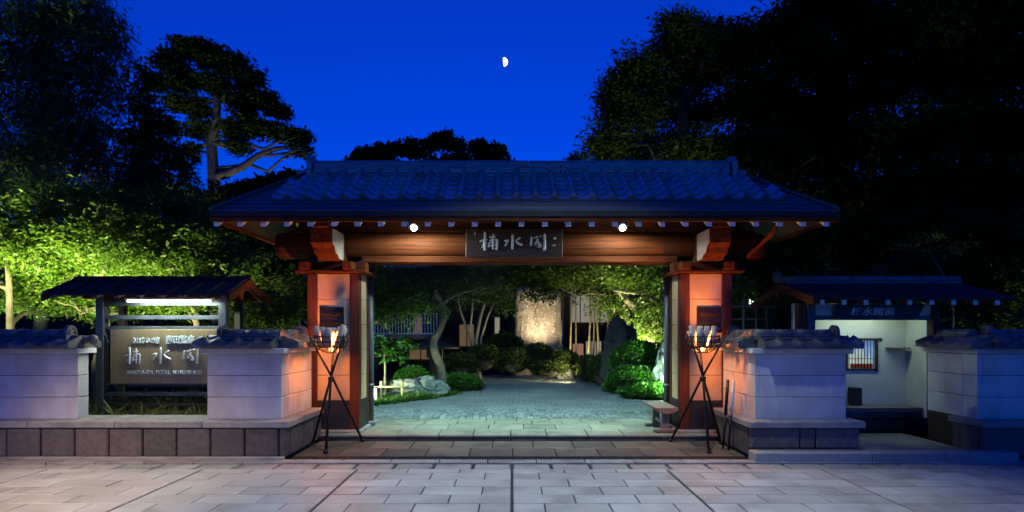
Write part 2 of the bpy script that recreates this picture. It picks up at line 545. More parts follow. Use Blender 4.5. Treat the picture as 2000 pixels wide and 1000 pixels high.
def tree(name, label, cat, base, trunk, clumps, leafmat, bark, leaf=.12, group=None, seed=1, r0=.15, r1=.04,
         per=45, subr=.28, flat=.6, droop=.3, aspect=.45, lflat=.5, limbs=True, extra=(), shell=.45, limb_r=.05, lobes=1):
    """trunk: world points from the base upward; a limb runs to every clump"""
    rng = np.random.default_rng(seed)
    root = empty(name, base, label, cat, group)
    mb = MB()
    trunk = [Vector(p) for p in trunk]
    n = len(trunk)
    rads = [r0 + (r1 - r0) * (i / max(1, n - 1)) ** .8 for i in range(n)]
    rads[0] *= 1.25
    mb.tube(trunk, rads, 10)
    for pts, a, b in extra:
        pts = [Vector(p) for p in pts]
        mb.tube(pts, [a + (b - a) * i / (len(pts) - 1) for i in range(len(pts))], 7)
    if limbs:
        for c, r, k in clumps:
            c = Vector(c)
            lower = [p for p in trunk[1:] if p.z < c.z + .2] or [trunk[1]]
            s_ = min(lower, key=lambda p: (p - c).length)
            pts = wobble(s_, c, 5, (c - s_).length * .07, rng)
            mb.tube(pts, [limb_r * (1 - .14 * i) for i in range(6)], 6)
            for _ in range(4):
                e = c + Vector((rng.normal(size=3) * np.array(r) * .6).tolist())
                p2 = wobble(pts[4], e, 4, .06, rng)
                mb.tube(p2, [limb_r * .42 * (1 - .17 * i) for i in range(5)], 5)
    mb.build('trunk', bark, root, recalc=False)
    me = leaf_mesh('crown', clump_points(clumps, seed, per, subr, shell, flat), leaf, leafmat, aspect, droop, lflat,
                   off=Vector(base), seed=seed + 5, lobes=lobes)
    o = bpy.data.objects.new('crown', me)
    COL.objects.link(o); o.parent = root; WOFF[o] = Vector(base)
    return root

def pc(px, py, Y, rpx, n, k=(1, 1, .8)):
    """a clump seen at pixel, at distance Y, radius in pixels"""
    r = rpx * Y / FPX
    return (at(px, py, Y), (r * k[0], r * k[1], r * k[2]), n)

# ================================================================== GROUND
def sheet(name, x0, x1, y0, y1, z, m, label=None):
    mb = MB().add([(x0, y0, z), (x1, y0, z), (x1, y1, z), (x0, y1, z)], [(0, 1, 2, 3)])
    return tag(mb.build(name, m, recalc=False), kind='structure')

sheet('ground', -400, 400, -300, 600, -.06, 'ground')
sheet('street', -60, 60, -9, .2, -.045, 'asphalt')
pave = sheet('pavement', -16, 16, .2, 6.93, -.012, 'joint')

slab_cache = {}
def slab_piece(w, d, h, m, c=.006, name='slab'):
    k = (round(w, 3), round(d, 3), round(h, 3), m)
    if k not in slab_cache:
        slab_cache[k] = MB().box(-w / 2, w / 2, -d / 2, d / 2, -h, 0, c).mesh(name, m, recalc=False)
    return slab_cache[k]

far_slabs = MB()
row_top, G = 6.74, .012
rows = [(6.74, 6.92)] + [(6.74 - .3 * (i + 1), 6.74 - .3 * i) for i in range(18)]
for ri, (ya, yb) in enumerate(rows):
    for pn in range(-6, 6):
        xs = [0, .6, 1.2, 1.8] if ri % 2 == 0 else [0, .3, .9, 1.5, 1.8]
        for a, b in zip(xs[:-1], xs[1:]):
            x0, x1 = pn * 1.8 + a, pn * 1.8 + b
            g0 = G * 1.2 if a == 0 else G / 2 * 1.0
            g1 = G * 1.2 if b == 1.8 else G / 2 * 1.0
            w, d = (x1 - x0) - g0 - g1, (yb - ya) - G
            cx, cy = x0 + g0 + w / 2, (ya + yb) / 2
            if ri <= 6 and -7.4 < cx < 7.4:
                inst('paving_slab', slab_piece(w, d, .05, 'slab', .004), pave,
                     (cx, cy, random.uniform(-.0016, .0016)), (random.gauss(0, .002), random.gauss(0, .002), 0))
            else:
                far_slabs.box(cx - w / 2, cx + w / 2, cy - d / 2, cy + d / 2, -.05, 0, .004)
o = far_slabs.build('outer_paving_slabs', 'slab', pave, recalc=False); o['kind'] = 'stuff'

# gutter blocks, kerb strip and drain in front of the gate
gut = sheet('gutter', -16, 16, 6.925, 7.5, -.04, 'joint')
for i in range(-16, 17):
    cx = i * .47 + .235
    inst('gutter_block', slab_piece(.432, .315, .06, 'granite_pale', .012), gut, (cx, 7.09, -.012 + random.uniform(-.003, .003)), (R(-1.2), 0, 0))
for i in range(-14, 15):
    cx = i * .6
    inst('kerb_strip', slab_piece(.592, .17, .06, 'granite_pale', .006), gut, (cx, 7.345, .004), (0, 0, 0))
gr = empty('drain_grate', (.05, 7.53, 0), 'long slotted metal drain grate across the gate entrance', 'drain')
grb = MB().box(-2.8, 2.95, 7.44, 7.46, -.03, .004).box(-2.8, 2.95, 7.60, 7.62, -.03, .004)
grb.build('frame', 'steel_grate', gr, recalc=False)
gb = MB()
x = -2.78
while x < 2.94:
    gb.box(x, x + .014, 7.46, 7.60, -.025, .002); x += .034
gb.build('grate_bars', 'steel_grate', gr, recalc=False)['kind'] = 'stuff'

apron = sheet('entrance_apron', -2.84, 3.02, 7.5, 8.95, -.03, 'joint')
for ri, (ya, yb) in enumerate([(7.63, 8.17), (8.17, 8.70)]):
    n = 11
    for k in range(-1, n):
        w0 = .57
        x0 = -2.84 + k * w0 + (ri % 2) * w0 * .5
        x1 = min(x0 + w0, 3.01); x0 = max(x0, -2.82)
        if x1 - x0 < .08: continue
        inst('apron_slab', slab_piece(x1 - x0 - .012, yb - ya - .012, .06, 'apron_slab', .007), apron,
             ((x0 + x1) / 2, (ya + yb) / 2, random.uniform(-.002, .003)), (random.gauss(0, .003), random.gauss(0, .003), 0))

# raised gate floor: step, slab rows
PZ = .09
gfl = empty('gate_floor', (.1, 9.5, 0)); tag(gfl, kind='structure')
MB().box(-3.4, 3.6, 8.745, 10.34, -.05, PZ - .05).build('floor_bed', 'joint', gfl, recalc=False)
k = 0
x = -2.84
while x < 3.0:
    w = random.uniform(.5, .64)
    x1 = min(x + w, 3.02)
    inst('step_stone', slab_piece(x1 - x - .01, .5, .042, 'gate_slab', .010), gfl, ((x + x1) / 2, 8.945, PZ + random.uniform(-.002, .002)))
    inst('riser_stone', slab_piece(x1 - x - .012, .05, .085, 'apron_slab', .006), gfl, ((x + x1) / 2, 8.735, PZ - .046))
    x = x1
for ri, (ya, yb) in enumerate([(9.2, 9.68), (9.68, 10.06), (10.06, 10.34)]):
    x = -3.3 + (ri % 2) * .3
    while x < 3.5:
        w = random.uniform(.5, .66)
        inst('floor_slab', slab_piece(w - .012, yb - ya - .012, .08, 'gate_slab', .007), gfl,
             (x + w / 2, (ya + yb) / 2, PZ + random.uniform(-.003, .002)), (random.gauss(0, .003), random.gauss(0, .003), 0))
        x += w

# garden ground with the cobbled drive
def interp(tbl, y):
    for (y0, x0), (y1, x1) in zip(tbl[:-1], tbl[1:]):
        if y0 <= y <= y1: return x0 + (x1 - x0) * (y - y0) / (y1 - y0)
    return tbl[-1][1] if y > tbl[-1][0] else tbl[0][1]
LEFT = [(10.3, -3.4), (11.7, -3.1), (12.6, -2.45), (13.4, -1.75), (14.4, -1.3), (16, -1.2), (18, -1.5), (19.5, -2.6), (20.5, -4.0)]
RIGHT = [(10.3, 3.7), (12.6, 3.6), (13.4, 3.05), (14.4, 2.62), (16, 2.42), (18.5, 2.4), (20.5, 2.3)]
mb = MB()
ys = np.linspace(9, 70, 30); xs = np.linspace(-60, 60, 41)
for yy in ys:
    for xx in xs:
        inside = -4.4 < xx < 4.4 and yy < 22
        z = .03 if inside else .05 + .25 * min(1, max(0, abs(xx) - 4.4) / 3) * (1 if xx < 0 else .1) + .04 * math.sin(xx * 1.7) * math.cos(yy)
        if yy > 30: z += (yy - 30) * .02
        mb.v.append((xx, yy, z))
nx = len(xs)
for j in range(len(ys) - 1):
    for i in range(nx - 1):
        a = j * nx + i
        mb.f.append((a, a + 1, a + 1 + nx, a + nx)); mb.m.append(0); mb.sm.append(True)
tag(mb.build('garden_ground', 'soil', recalc=False), kind='structure')

drive = sheet('driveway', -4.2, 3.8, 10.34, 20.8, .066, 'joint')
cob_list = []
y, ri = 10.35, 0
while y < 20.6:
    dy = .215
    x = -4.2 + (.058 if ri % 2 else 0) + random.uniform(-.008, .008)
    while x < 3.8:
        w = random.choice((.112, .118, .118, .124))
        cx, cy = x + w / 2, y + dy / 2
        bow = .0
        if interp(LEFT, cy) < cx < interp(RIGHT, cy):
            cob_list.append((cx, cy, w, dy))
        x += w
    y += dy; ri += 1
cob_list.sort(key=lambda c: c[1] + .12 * abs(c[0]))
rest = MB()
for i, (cx, cy, w, d) in enumerate(cob_list):
    h = PZ + random.gauss(0, .002)
    if i < 300:
        wq = w
        inst('cobblestone', slab_piece(wq - .014, d - .014, .05, 'cobble', .005), drive, (cx, cy, h), (random.gauss(0, .012), random.gauss(0, .012), 0))
    else:
        rest.box(cx - w / 2 + .007, cx + w / 2 - .007, cy - d / 2 + .007, cy + d / 2 - .007, h - .05, h, .005)
o = rest.build('far_cobblestones', 'cobble', drive, recalc=False); o['kind'] = 'stuff'

# ================================================================== BOUNDARY WALLS
def T_of(axis, c, z0):
    if axis == 'x': return lambda u, v, w: (u, c + v, z0 + w)
    return lambda u, v, w: (c - v, u, z0 + w)

tile_cache = {}
def coping_tile(axis, side, pitch):
    k = (axis, side, round(pitch, 3))
    if k in tile_cache: return tile_cache[k]
    T = T_of(axis, 0, 0)
    n = 9
    top0, top1, bot, back = [], [], [], []
    for i in range(n):
        t = i / (n - 1)
        h = .058 * (1 - math.sin(math.pi * t) ** .8)
        u = (t - .5) * pitch * .985
        top0.append(T(u, side * .305, .016 + h))
        top1.append(T(u, side * .06, .104 + h))
        bot.append(T(u, side * .30, -.012))
        back.append(T(u, side * .06, .07))
    vs = top0 + top1 + bot + back
    fs, sm = [], []
    mb = MB()
    mb.add(vs, [(i, i + 1, n + i + 1, n + i) for i in range(n - 1)], 0, True)
    b = 0
    mb.f += [[2 * n + i, 2 * n + i + 1, i + 1, i] for i in range(n - 1)]
    mb.f += [[2 * n + i, 2 * n + i + 1, 3 * n + i + 1, 3 * n + i] for i in range(n - 1)]
    mb.f += [[0, n, 3 * n, 2 * n], [n - 1, 2 * n - 1, 4 * n - 1, 3 * n - 1]]
    k2 = 2 * (n - 1) + 2
    mb.m += [0] * k2; mb.sm += [False] * k2
    tile_cache[k] = mb.mesh('coping_tile', 'coping_tile')
    return tile_cache[k]

def coping(parent, axis, a0, a1, c, z0, r0, r1, sides=(-1, 1), orn0=True, orn1=True, ball=None, stub=None):
    """tiled cap on a garden wall: tiles from a0 to a1, the raised ridge from r0 to r1"""
    T = T_of(axis, c, z0)
    mb = MB()
    prof = [(-.27, -.008), (.27, -.008), (.27, .012), (.05, .095), (-.05, .095), (-.27, .012)]
    n = len(prof)
    mb.add([T(a0 + .01, *p) for p in prof] + [T(a1 - .01, *p) for p in prof],
           [list(range(n)), list(range(n, 2 * n))] + [(i, (i + 1) % n, (i + 1) % n + n, i + n) for i in range(n)])
    mb.build('coping_bed', 'coping_tile', parent)
    cnt = max(1, round((a1 - a0) / .25))
    pitch = (a1 - a0) / cnt
    for sd in sides:
        me = coping_tile(axis, sd, pitch)
        for i in range(cnt):
            u = a0 + (i + .5) * pitch
            inst('coping_tile', me, parent, T(u, 0, random.uniform(0, .003)))
    # stacked ridge courses
    for j, (w0, w1, hv) in enumerate([(.10, .135, .115), (.137, .168, .095)]):
        u = r0
        while u < r1 - .01:
            u2 = min(u + .31, r1)
            p, q = T(u + .002, -hv, w0), T(u2 - .002, hv, w1)
            MB().box(p[0], q[0], p[1], q[1], p[2], q[2], .008).build('ridge_course', 'coping_tile', parent, recalc=False)
            u = u2
    u = r0
    while u < r1 - .01:
        u2 = min(u + .27, r1)
        mbt = MB().tube([T(u, 0, .178), T(u2 - .012, 0, .178)], .062, 14)
        mbt.tube([T(u2 - .03, 0, .178), T(u2 - .004, 0, .178)], .067, 14)
        mbt.build('ridge_cap', 'coping_tile', parent, recalc=False)
        u = u2
    for flag, u, d in ((orn0, r0, -1), (orn1, r1, 1)):
        if not flag: continue
        mo = MB()
        pr = [(-.115, .085), (-.105, .2)] + [(-.1 * math.cos(math.pi * i / 8), .21 + .085 * math.sin(math.pi * i / 8)) for i in range(9)] + [(.105, .2), (.115, .085)]
        n = len(pr)
        mo.add([T(u, *p) for p in pr] + [T(u + d * .045, p[0] * .96, p[1] - .004) for p in pr],
               [list(range(n)), list(range(n, 2 * n))] + [(i, (i + 1) % n, (i + 1) % n + n, i + n) for i in range(n)])
        for q in (.075, .045):
            mo.tube([T(u + d * .048, -q * math.cos(math.pi * i / 10), .17 + 1.15 * q * math.sin(math.pi * i / 10)) for i in range(11)], .009, 6)
        mo.build('ridge_end_ornament', 'coping_tile', parent)
    if stub:
        MB().tube([T(stub[0], 0, .115), T(stub[1], 0, .10)], .05, 12).build('hip_cap', 'coping_tile', parent, recalc=False)
    if ball is not None:
        c_ = T(ball, 0, .105)
        MB().ball(c_, (.062, .062, .062), 16, 10).build('round_end_tile', 'coping_tile', parent, recalc=False)

def plaster(parent, x0, x1, y0, y1, zb, zt, courses=3):
    MB().box(x0 + .012, x1 - .012, y0 + .012, y1 - .012, zb, zt + .02).build('wall_core', 'plaster_groove', parent, recalc=False)
    h = (zt - zb) / courses
    for i in range(courses):
        MB().box(x0, x1, y0, y1, zb + i * h + (.004 if i else 0), zb + (i + 1) * h - .004, .005).build('plaster_panel', 'plaster', parent, recalc=False)

def cornice(parent, x0, x1, y0, y1, z0, z1):
    MB().box(x0, x1, y0, y1, z0, z1, .006).build('cornice', 'plaster', parent, recalc=False)

def blocks(parent, axis, a0, a1, face, depth, z0, z1, widths, m='granite'):
    """a course of separate stones; face = the exposed coordinate"""
    a, i = a0, 0
    while a < a1 - .03:
        w = widths[i % len(widths)] if hasattr(widths, '__len__') else widths
        b = min(a + w, a1)
        if a1 - b < .1: b = a1
        j = random.uniform(-.004, .004)
        g = .008
        if axis == 'x':
            mb = MB().box(a + g, b - g, face + j, face + depth, z0, z1, .014)
        else:
            mb = MB().box(face + j, face + depth, a + g, b - g, z0, z1, .014)
        mb.build('stone_block', m, parent, recalc=False)
        a = b; i += 1

def caps(parent, axis, a0, a1, c0, c1, z0, z1, w=1.15, m='granite_pale'):
    a = a0
    while a < a1 - .02:
        b = min(a + w, a1)
        if axis == 'x': mb = MB().box(a + .002, b - .002, c0, c1, z0, z1, .01)
        else: mb = MB().box(c0, c1, a + .002, b - .002, z0, z1, .01)
        mb.build('cap_stone', m, parent, recalc=False)
        a = b

ZB, ZT, ZC = .47, 1.315, 1.385
# --- left wall
wl_ = empty('boundary_wall', (-5.4, 7.8, 0), 'white plastered wall with tiled cap around the hotel signboard, on dark stone blocks', 'wall')
MB().box(-9.4, -2.9, 7.56, 8.05, -.05, .385).build('base_core', 'joint', wl_, recalc=False)
MB().box(-3.3, -2.9, 8.05, 8.86, -.05, .385).build('base_core', 'joint', wl_, recalc=False)
blocks(wl_, 'x', -9.4, -2.84, 7.5, .1, .02, .385, .43)
blocks(wl_, 'y', 7.61, 8.86, -2.84, -.1, .02, .385, [.5, .4])
caps(wl_, 'x', -9.4, -2.81, 7.47, 8.08, .387, ZB, 1.1)
caps(wl_, 'y', 8.08, 8.88, -3.32, -2.81, .387, ZB, .6)
MB().box(-9.4, -2.86, 7.42, 7.5, -.03, .03, .01).build('footing_strip', 'concrete', wl_, recalc=False)
plaster(wl_, -9.4, -5.63, 7.7, 7.9, ZB, ZT)
cornice(wl_, -9.4, -5.57, 7.63, 7.97, ZT + .002, ZC)
coping(wl_, 'x', -9.4, -5.60, 7.8, ZC + .01, -9.4, -5.82, orn0=False, ball=-5.50, stub=(-5.8, -5.52))
plaster(wl_, -3.95, -2.99, 7.7, 7.95, ZB, ZT)
plaster(wl_, -3.24, -2.99, 7.952, 8.86, ZB, ZT)
cornice(wl_, -4.01, -2.93, 7.63, 8.02, ZT + .002, ZC)
cornice(wl_, -3.31, -2.93, 8.022, 8.9, ZT + .002, ZC)
coping(wl_, 'x', -4.05, -3.05, 7.82, ZC + .01, -3.78, -3.02, orn1=False, stub=(-3.98, -3.8))
coping(wl_, 'y', 7.80, 8.80, -3.11, ZC + .012, 7.85, 8.72, orn0=False)
# --- right wall
wr = empty('boundary_wall', (3.7, 7.8, 0), 'short white plastered wall with tiled cap between the gate and the waiting shelter', 'wall')
MB().box(3.08, 4.38, 7.56, 8.05, -.05, .385).build('base_core', 'joint', wr, recalc=False)
MB().box(3.08, 3.5, 8.05, 8.86, -.05, .385).build('base_core', 'joint', wr, recalc=False)
blocks(wr, 'x', 3.02, 4.40, 7.5, .1, .125, .385, [.62, .2, .6], 'granite')
blocks(wr, 'y', 7.61, 8.86, 3.02, .1, .02, .385, [.5, .4], 'granite')
caps(wr, 'x', 2.98, 4.45, 7.46, 8.08, .387, ZB, 1.47)
caps(wr, 'y', 8.08, 8.88, 2.98, 3.5, .387, ZB, .6)
plaster(wr, 3.15, 4.33, 7.7, 7.95, ZB, ZT)
plaster(wr, 3.15, 3.40, 7.952, 8.86, ZB, ZT)
cornice(wr, 3.09, 4.39, 7.63, 8.02, ZT + .002, ZC)
cornice(wr, 3.09, 3.46, 8.022, 8.9, ZT + .002, ZC)
coping(wr, 'x', 3.2, 4.46, 7.82, ZC + .01, 3.18, 4.22, orn0=False, stub=(4.24, 4.42))
coping(wr, 'y', 7.80, 8.80, 3.27, ZC + .012, 7.85, 8.72, orn0=False)
# --- far right wall
wf = empty('boundary_wall', (7.4, 7.8, 0), 'white plastered wall with round end tile beyond the waiting shelter', 'wall')
MB().box(6.02, 10.4, 7.56, 8.05, -.05, .385).build('base_core', 'joint', wf, recalc=False)
blocks(wf, 'x', 5.96, 10.4, 7.5, .1, .02, .385, [.8, .7], 'granite')
blocks(wf, 'y', 7.61, 8.06, 5.96, .1, .02, .385, [.3, .2], 'granite')
caps(wf, 'x', 5.92, 10.4, 7.46, 8.08, .387, ZB, 1.4)
MB().box(6.03, 6.25, 8.08, 8.62, .02, .46, .01).build('return_plinth', 'timber_dark', wf, recalc=False)
plaster(wf, 6.03, 10.4, 7.7, 7.95, ZB, ZT)
plaster(wf, 6.03, 6.25, 7.952, 8.62, ZB, ZT)
cornice(wf, 5.97, 10.4, 7.63, 8.02, ZT + .002, ZC)
cornice(wf, 5.97, 6.31, 8.022, 8.66, ZT + .002, ZC)
coping(wf, 'x', 6.1, 10.4, 7.82, ZC + .01, 6.28, 10.4, orn1=False)
coping(wf, 'y', 7.55, 8.6, 6.14, ZC + .012, 7.9, 8.5, orn0=False, orn1=False, ball=7.5, stub=(7.88, 7.5))

# ================================================================== GATE
GX = .12
gate = empty('temple_gate', (GX, 9.25, 0), 'large timber entrance gate with dark tiled roof and panelled pillars', 'gate')
PILL = [(-3.09, -2.30), (2.53, 3.32)]
PY0, PY1 = 8.95, 9.55
for pi, (x0, x1) in enumerate(PILL):
    pil = empty('pillar', (0, 0, 0)); pil.parent = gate
    WOFF[pil] = Vector(((x0 + x1) / 2, 9.25, PZ)); pil.location = WOFF[pil] - WOFF[gate]
    pw = .15
    MB().box(x0 - .04, x1 + .04, PY0 - .06, PY1 + .06, PZ - .1, PZ + .035, .02).build('base_stone', 'granite_pale', pil, recalc=False)
    MB().box(x0 + .03, x1 - .03, PY0 + .03, PY1 - .03, PZ + .03, 2.47).build('pillar_core', 'plinth_dark', pil, recalc=False)
    for px_ in (x0, x1 - pw):
        for py_ in (PY0, PY1 - .13):
            MB().box(px_, px_ + pw, py_, py_ + .13, PZ + .036, 2.478, .01).build('corner_post', 'timber_v', pil, recalc=False)
    MB().box(x0 + pw, x1 - pw, PY0 + .012, PY0 + .04, PZ + .036, .555, .003).build('dado', 'plinth_dark', pil, recalc=False)
    sx = x1 if pi == 0 else x0
    sd = -1 if pi == 0 else 1
    for xx, dd in ((x0, 1), (x1, -1)):
        MB().box(xx + dd * .004, xx + dd * .03, PY0 + .132, PY1 - .132, PZ + .036, .555, .003).build('dado', 'plinth_dark', pil, recalc=False)
    h = (2.478 - .56) / 5
    for i in range(5):
        za, zb = .56 + i * h + .003, .56 + (i + 1) * h - .003
        MB().box(x0 + pw + .002, x1 - pw - .002, PY0 + .018, PY0 + .05, za, zb, .005).build('front_panel', 'panel', pil, recalc=False)
        for xx, dd in ((x0, 1), (x1, -1)):
            MB().box(xx + dd * .008, xx + dd * .04, PY0 + .132, PY1 - .132, za, zb, .005).build('side_panel', 'panel', pil, recalc=False)
    # bracket work on the pillar head
    MB().box(x0 - .13, x1 + .13, PY0 - .16, PY1 + .16, 2.48, 2.515, .006).build('head_board', 'timber', pil, recalc=False)
    for cx in (x0 + .03, x1 - .12):
        MB().box(cx - .07, cx + .07, 8.7, 9.8, 2.517, 2.635, .008).build('cross_beam', 'timber_y', pil, recalc=False)
    MB().box(x0 - .1, x1 + .1, 8.93, 9.13, 2.518, 2.65, .008).build('head_beam', 'timber', pil, recalc=False)
    cx = (x0 + x1) / 2 + (.0 if pi == 0 else .02)
    prof = [(8.38, 3.07), (8.38, 2.86), (8.5, 2.80), (8.53, 2.73), (8.66, 2.70), (8.7, 2.652), (9.9, 2.652), (9.9, 3.07)]
    MB().prism(prof, 0, cx - .15, cx + .15).build('bracket_arm', 'timber_y', pil)
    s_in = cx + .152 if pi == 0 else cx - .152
    MB().prism([(8.40, 3.06), (8.40, 2.875), (8.51, 2.815), (8.55, 2.745), (8.67, 2.715), (8.72, 2.67), (8.93, 2.67), (8.93, 3.06)], 0, min(s_in, s_in + (.012 if pi == 0 else -.012)), max(s_in, s_in + (.012 if pi == 0 else -.012))).build('lamplit_side', 'lamplit_pale_wood', pil)  # added pale facing: lamp light on the arm's inner side put into its colour
    MB().box(cx - .12, cx + .12, 8.36, 8.48, 3.072, 3.20, .01).build('bearing_block', 'timber', pil, recalc=False)
# crossbeam log and lintel
mb = MB()
N = 40
pts, rad = [], []
for i in range(N + 1):
    t = i / N
    pts.append((-3.62 + 7.5 * t, 9.25 + .012 * math.sin(t * 9), 2.925 + .01 * math.sin(t * 5 + 1)))
    rad.append(.205 + .008 * math.sin(t * 13) + (.006 if .1 < t < .9 else 0))
rad[0] *= .94; rad[-1] *= .94
mb.tube(pts, rad, 20)
mb.build('crossbeam_log', 'timber', gate, recalc=False)
MB().box(-2.3, 2.53, 9.06, 9.42, 2.655, 2.755, .012).build('lintel', 'timber', gate, recalc=False)
MB().box(-4.05, 4.3, 8.36, 8.48, 3.203, 3.30, .01).build('eave_purlin', 'timber', gate, recalc=False)
MB().box(-4.05, 4.3, 10.02, 10.14, 3.203, 3.30, .01).build('eave_purlin', 'timber', gate, recalc=False)
MB().box(-3.2, 3.45, 9.19, 9.31, 3.14, 3.75, .01).build('ridge_board', 'timber', gate, recalc=False)
# rafters
SL = .643
me = MB()
ya, yb = 7.9 - 9.25, -.065
me.prism([(ya, 0), (ya, .075), (yb, .075 + (yb - ya) * SL), (yb, (yb - ya) * SL)], 0, -.034, .034)
me.prism([(ya - .004, -.003), (ya - .004, .077), (ya + .15, .077 + .154 * SL), (ya + .15, -.003 + .154 * SL)], 0, -.037, .037, 1)
raf = me.mesh('rafter', ['soffit', 'white_paint'])
i = 0
while True:
    X = -3.93 + i * .312
    if X > 4.27: break
    # the end rafters run shorter under the hips
    inst('rafter', raf, gate, (X, 9.25, 3.005)) if -3.2 < X < 3.5 else None
    if -3.2 < X < 3.5:
        inst('rafter', raf, gate, (X, 9.25, 3.005), (0, 0, math.pi))
    else:
        d = (X + 3.99) if X < 0 else (4.3 - X)
        yb2 = min(yb, ya + .15 + d * 1.35)
        for rz in (0, math.pi):
            m2 = MB().prism([(ya, 0), (ya, .075), (yb2, .075 + (yb2 - ya) * SL), (yb2, (yb2 - ya) * SL)], 0, -.034, .034)
            m2.prism([(ya - .004, -.003), (ya - .004, .077), (ya + .15, .077 + .154 * SL), (ya + .15, -.003 + .154 * SL)], 0, -.037, .037, 1)
            inst('rafter', m2.mesh('rafter', ['soffit', 'white_paint']), gate, (X, 9.25, 3.005), (0, 0, rz))
    i += 1
# roof
roof = empty('roof', (0, 0, 0)); roof.parent = gate
WOFF[roof] = Vector((GX, 9.25, 3.1)); roof.location = WOFF[roof] - WOFF[gate]
EX0, EX1, EY0, EY1 = -4.0, 4.33, 7.85, 10.65
RX0, RX1, RY = -3.07, 3.37, 9.25
def hip(z_e, z_r, shrink=0.0, mbx=None, m=0):
    v = [(EX0 + shrink, EY0 + shrink, z_e), (EX1 - shrink, EY0 + shrink, z_e), (EX1 - shrink, EY1 - shrink, z_e), (EX0 + shrink, EY1 - shrink, z_e), (RX0, RY, z_r), (RX1, RY, z_r)]
    mbx.add(v, [(0, 1, 5, 4), (1, 2, 5), (2, 3, 4, 5), (3, 0, 4)], m)
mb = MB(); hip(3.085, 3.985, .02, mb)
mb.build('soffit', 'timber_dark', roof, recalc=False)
mb = MB()
v = []
for z in (3.125, 3.20):
    v += [(EX0, EY0, z), (EX1, EY0, z), (EX1, EY1, z), (EX0, EY1, z)]
mb.add(v, [(0, 1, 5, 4), (1, 2, 6, 5), (2, 3, 7, 6), (3, 0, 4, 7)])
mb.build('eave_edge', 'dark_metal', roof, recalc=False)
fb = MB().box(EX0 - .01, EX1 + .01, EY0 + .012, EY0 + .05, 3.062, 3.122, .004)
fb.build('fascia', 'timber', roof, recalc=False)
MB().box(EX0 - .01, EX1 + .01, EY1 - .05, EY1 - .012, 3.062, 3.122, .004).build('fascia', 'timber', roof, recalc=False)
for xx in (EX0 + .0, EX1 - .05):
    MB().box(xx, xx + .05, EY0 + .052, EY1 - .052, 3.062, 3.122, .004).build('fascia', 'timber', roof, recalc=False)
# sheet metal courses, each lapping the one below
mb = MB()
NC = 12
corner_e = [(EX0, EY0), (EX1, EY0), (EX1, EY1), (EX0, EY1)]
corner_r = [(RX0, RY), (RX1, RY), (RX1, RY), (RX0, RY)]
def ringpt(c, t, dz):
    (ex, ey), (rx, ry) = corner_e[c], corner_r[c]
    return (ex + (rx - ex) * t, ey + (ry - ey) * t, 3.20 + .9 * t + dz)
for i in range(NC):
    t0, t1 = i / NC, (i + 1) / NC
    for c in range(4):
        d = (c + 1) % 4
        mb.add([ringpt(c, t0, .012), ringpt(d, t0, .012), ringpt(d, t1, .0), ringpt(c, t1, .0)], [(0, 1, 2, 3)])
        mb.add([ringpt(c, t0, -.002), ringpt(d, t0, -.002), ringpt(d, t0, .012), ringpt(c, t0, .012)], [(0, 1, 2, 3)])
mb.build('metal_roofing', 'roof_metal', roof, recalc=False)
for c in range(4):
    MB().tube([ringpt(c, 0, .02), ringpt(c, 1, .02)], .028, 8).build('hip_trim', 'roof_metal', roof, recalc=False)
# pantiles on the front slope
TH = math.atan(SL)
tw, tl = .262, .212
n = 11
mb = MB()
def pan(t):   # shallow trough with a roll on one side
    return .066 * math.exp(-((t - .84) / .15) ** 2) + .066 * math.exp(-((t + .16) / .15) ** 2) - .012 * math.sin(math.pi * min(1, t / .7))
ex = .045
lo_t = [((t - .5) * tw, 0, pan(t) + .026) for t in [i / (n - 1) for i in range(n)]]
hi_t = [((t - .5) * tw, tl + ex, pan(t) + .004) for t in [i / (n - 1) for i in range(n)]]
lo_b = [(p[0], p[1] + .004, p[2] - .022) for p in lo_t]
mb.add(lo_t + hi_t, [(i, i + 1, n + i + 1, n + i) for i in range(n - 1)], 0, True)
mb.add(lo_t + lo_b, [(i, n + i, n + i + 1, i + 1) for i in range(n - 1)], 0, False)
pant = mb.mesh('roof_tile', 'tile', recalc=False)
eave_me = MB()
eave_me.add(lo_t + hi_t, [(i, i + 1, n + i + 1, n + i) for i in range(n - 1)], 0, True)
lo_b2 = [(p[0], p[1] + .002, -.02) for p in lo_t]
eave_me.add(lo_t + lo_b2, [(i, n + i, n + i + 1, i + 1) for i in range(n - 1)], 0, False)
eave_me = eave_me.mesh('eave_tile', 'tile', recalc=False)
TX0, TX1 = -3.30, 3.56
ncol = int((TX1 - TX0) / tw)
for side in (0, 1):
    for r_ in range(6):
        s_ = .31 / math.cos(TH) + r_ * tl
        yy = EY0 + s_ * math.cos(TH)
        zz = 3.215 + s_ * math.sin(TH)
        yt = yy + tl * math.cos(TH)
        hx0 = EX0 + (RX0 - EX0) * (yt - EY0) / (RY - EY0)
        hx1 = EX1 + (RX1 - EX1) * (yt - EY0) / (RY - EY0)
        for c in range(ncol + 1):
            X = TX0 + (c + .5) * tw
            if X - tw / 2 < hx0 - .02 or X + tw / 2 > hx1 + .02: continue
            y2 = yy if side == 0 else 2 * RY - yy
            rot = (TH + random.gauss(0, .002), random.gauss(0, .003), 0) if side == 0 else (TH, 0, math.pi)
            if side == 0:
                inst('roof_tile', eave_me if r_ == 0 else pant, roof, (X, y2, zz + random.uniform(0, .001)), rot)
        if side == 1:
            pass
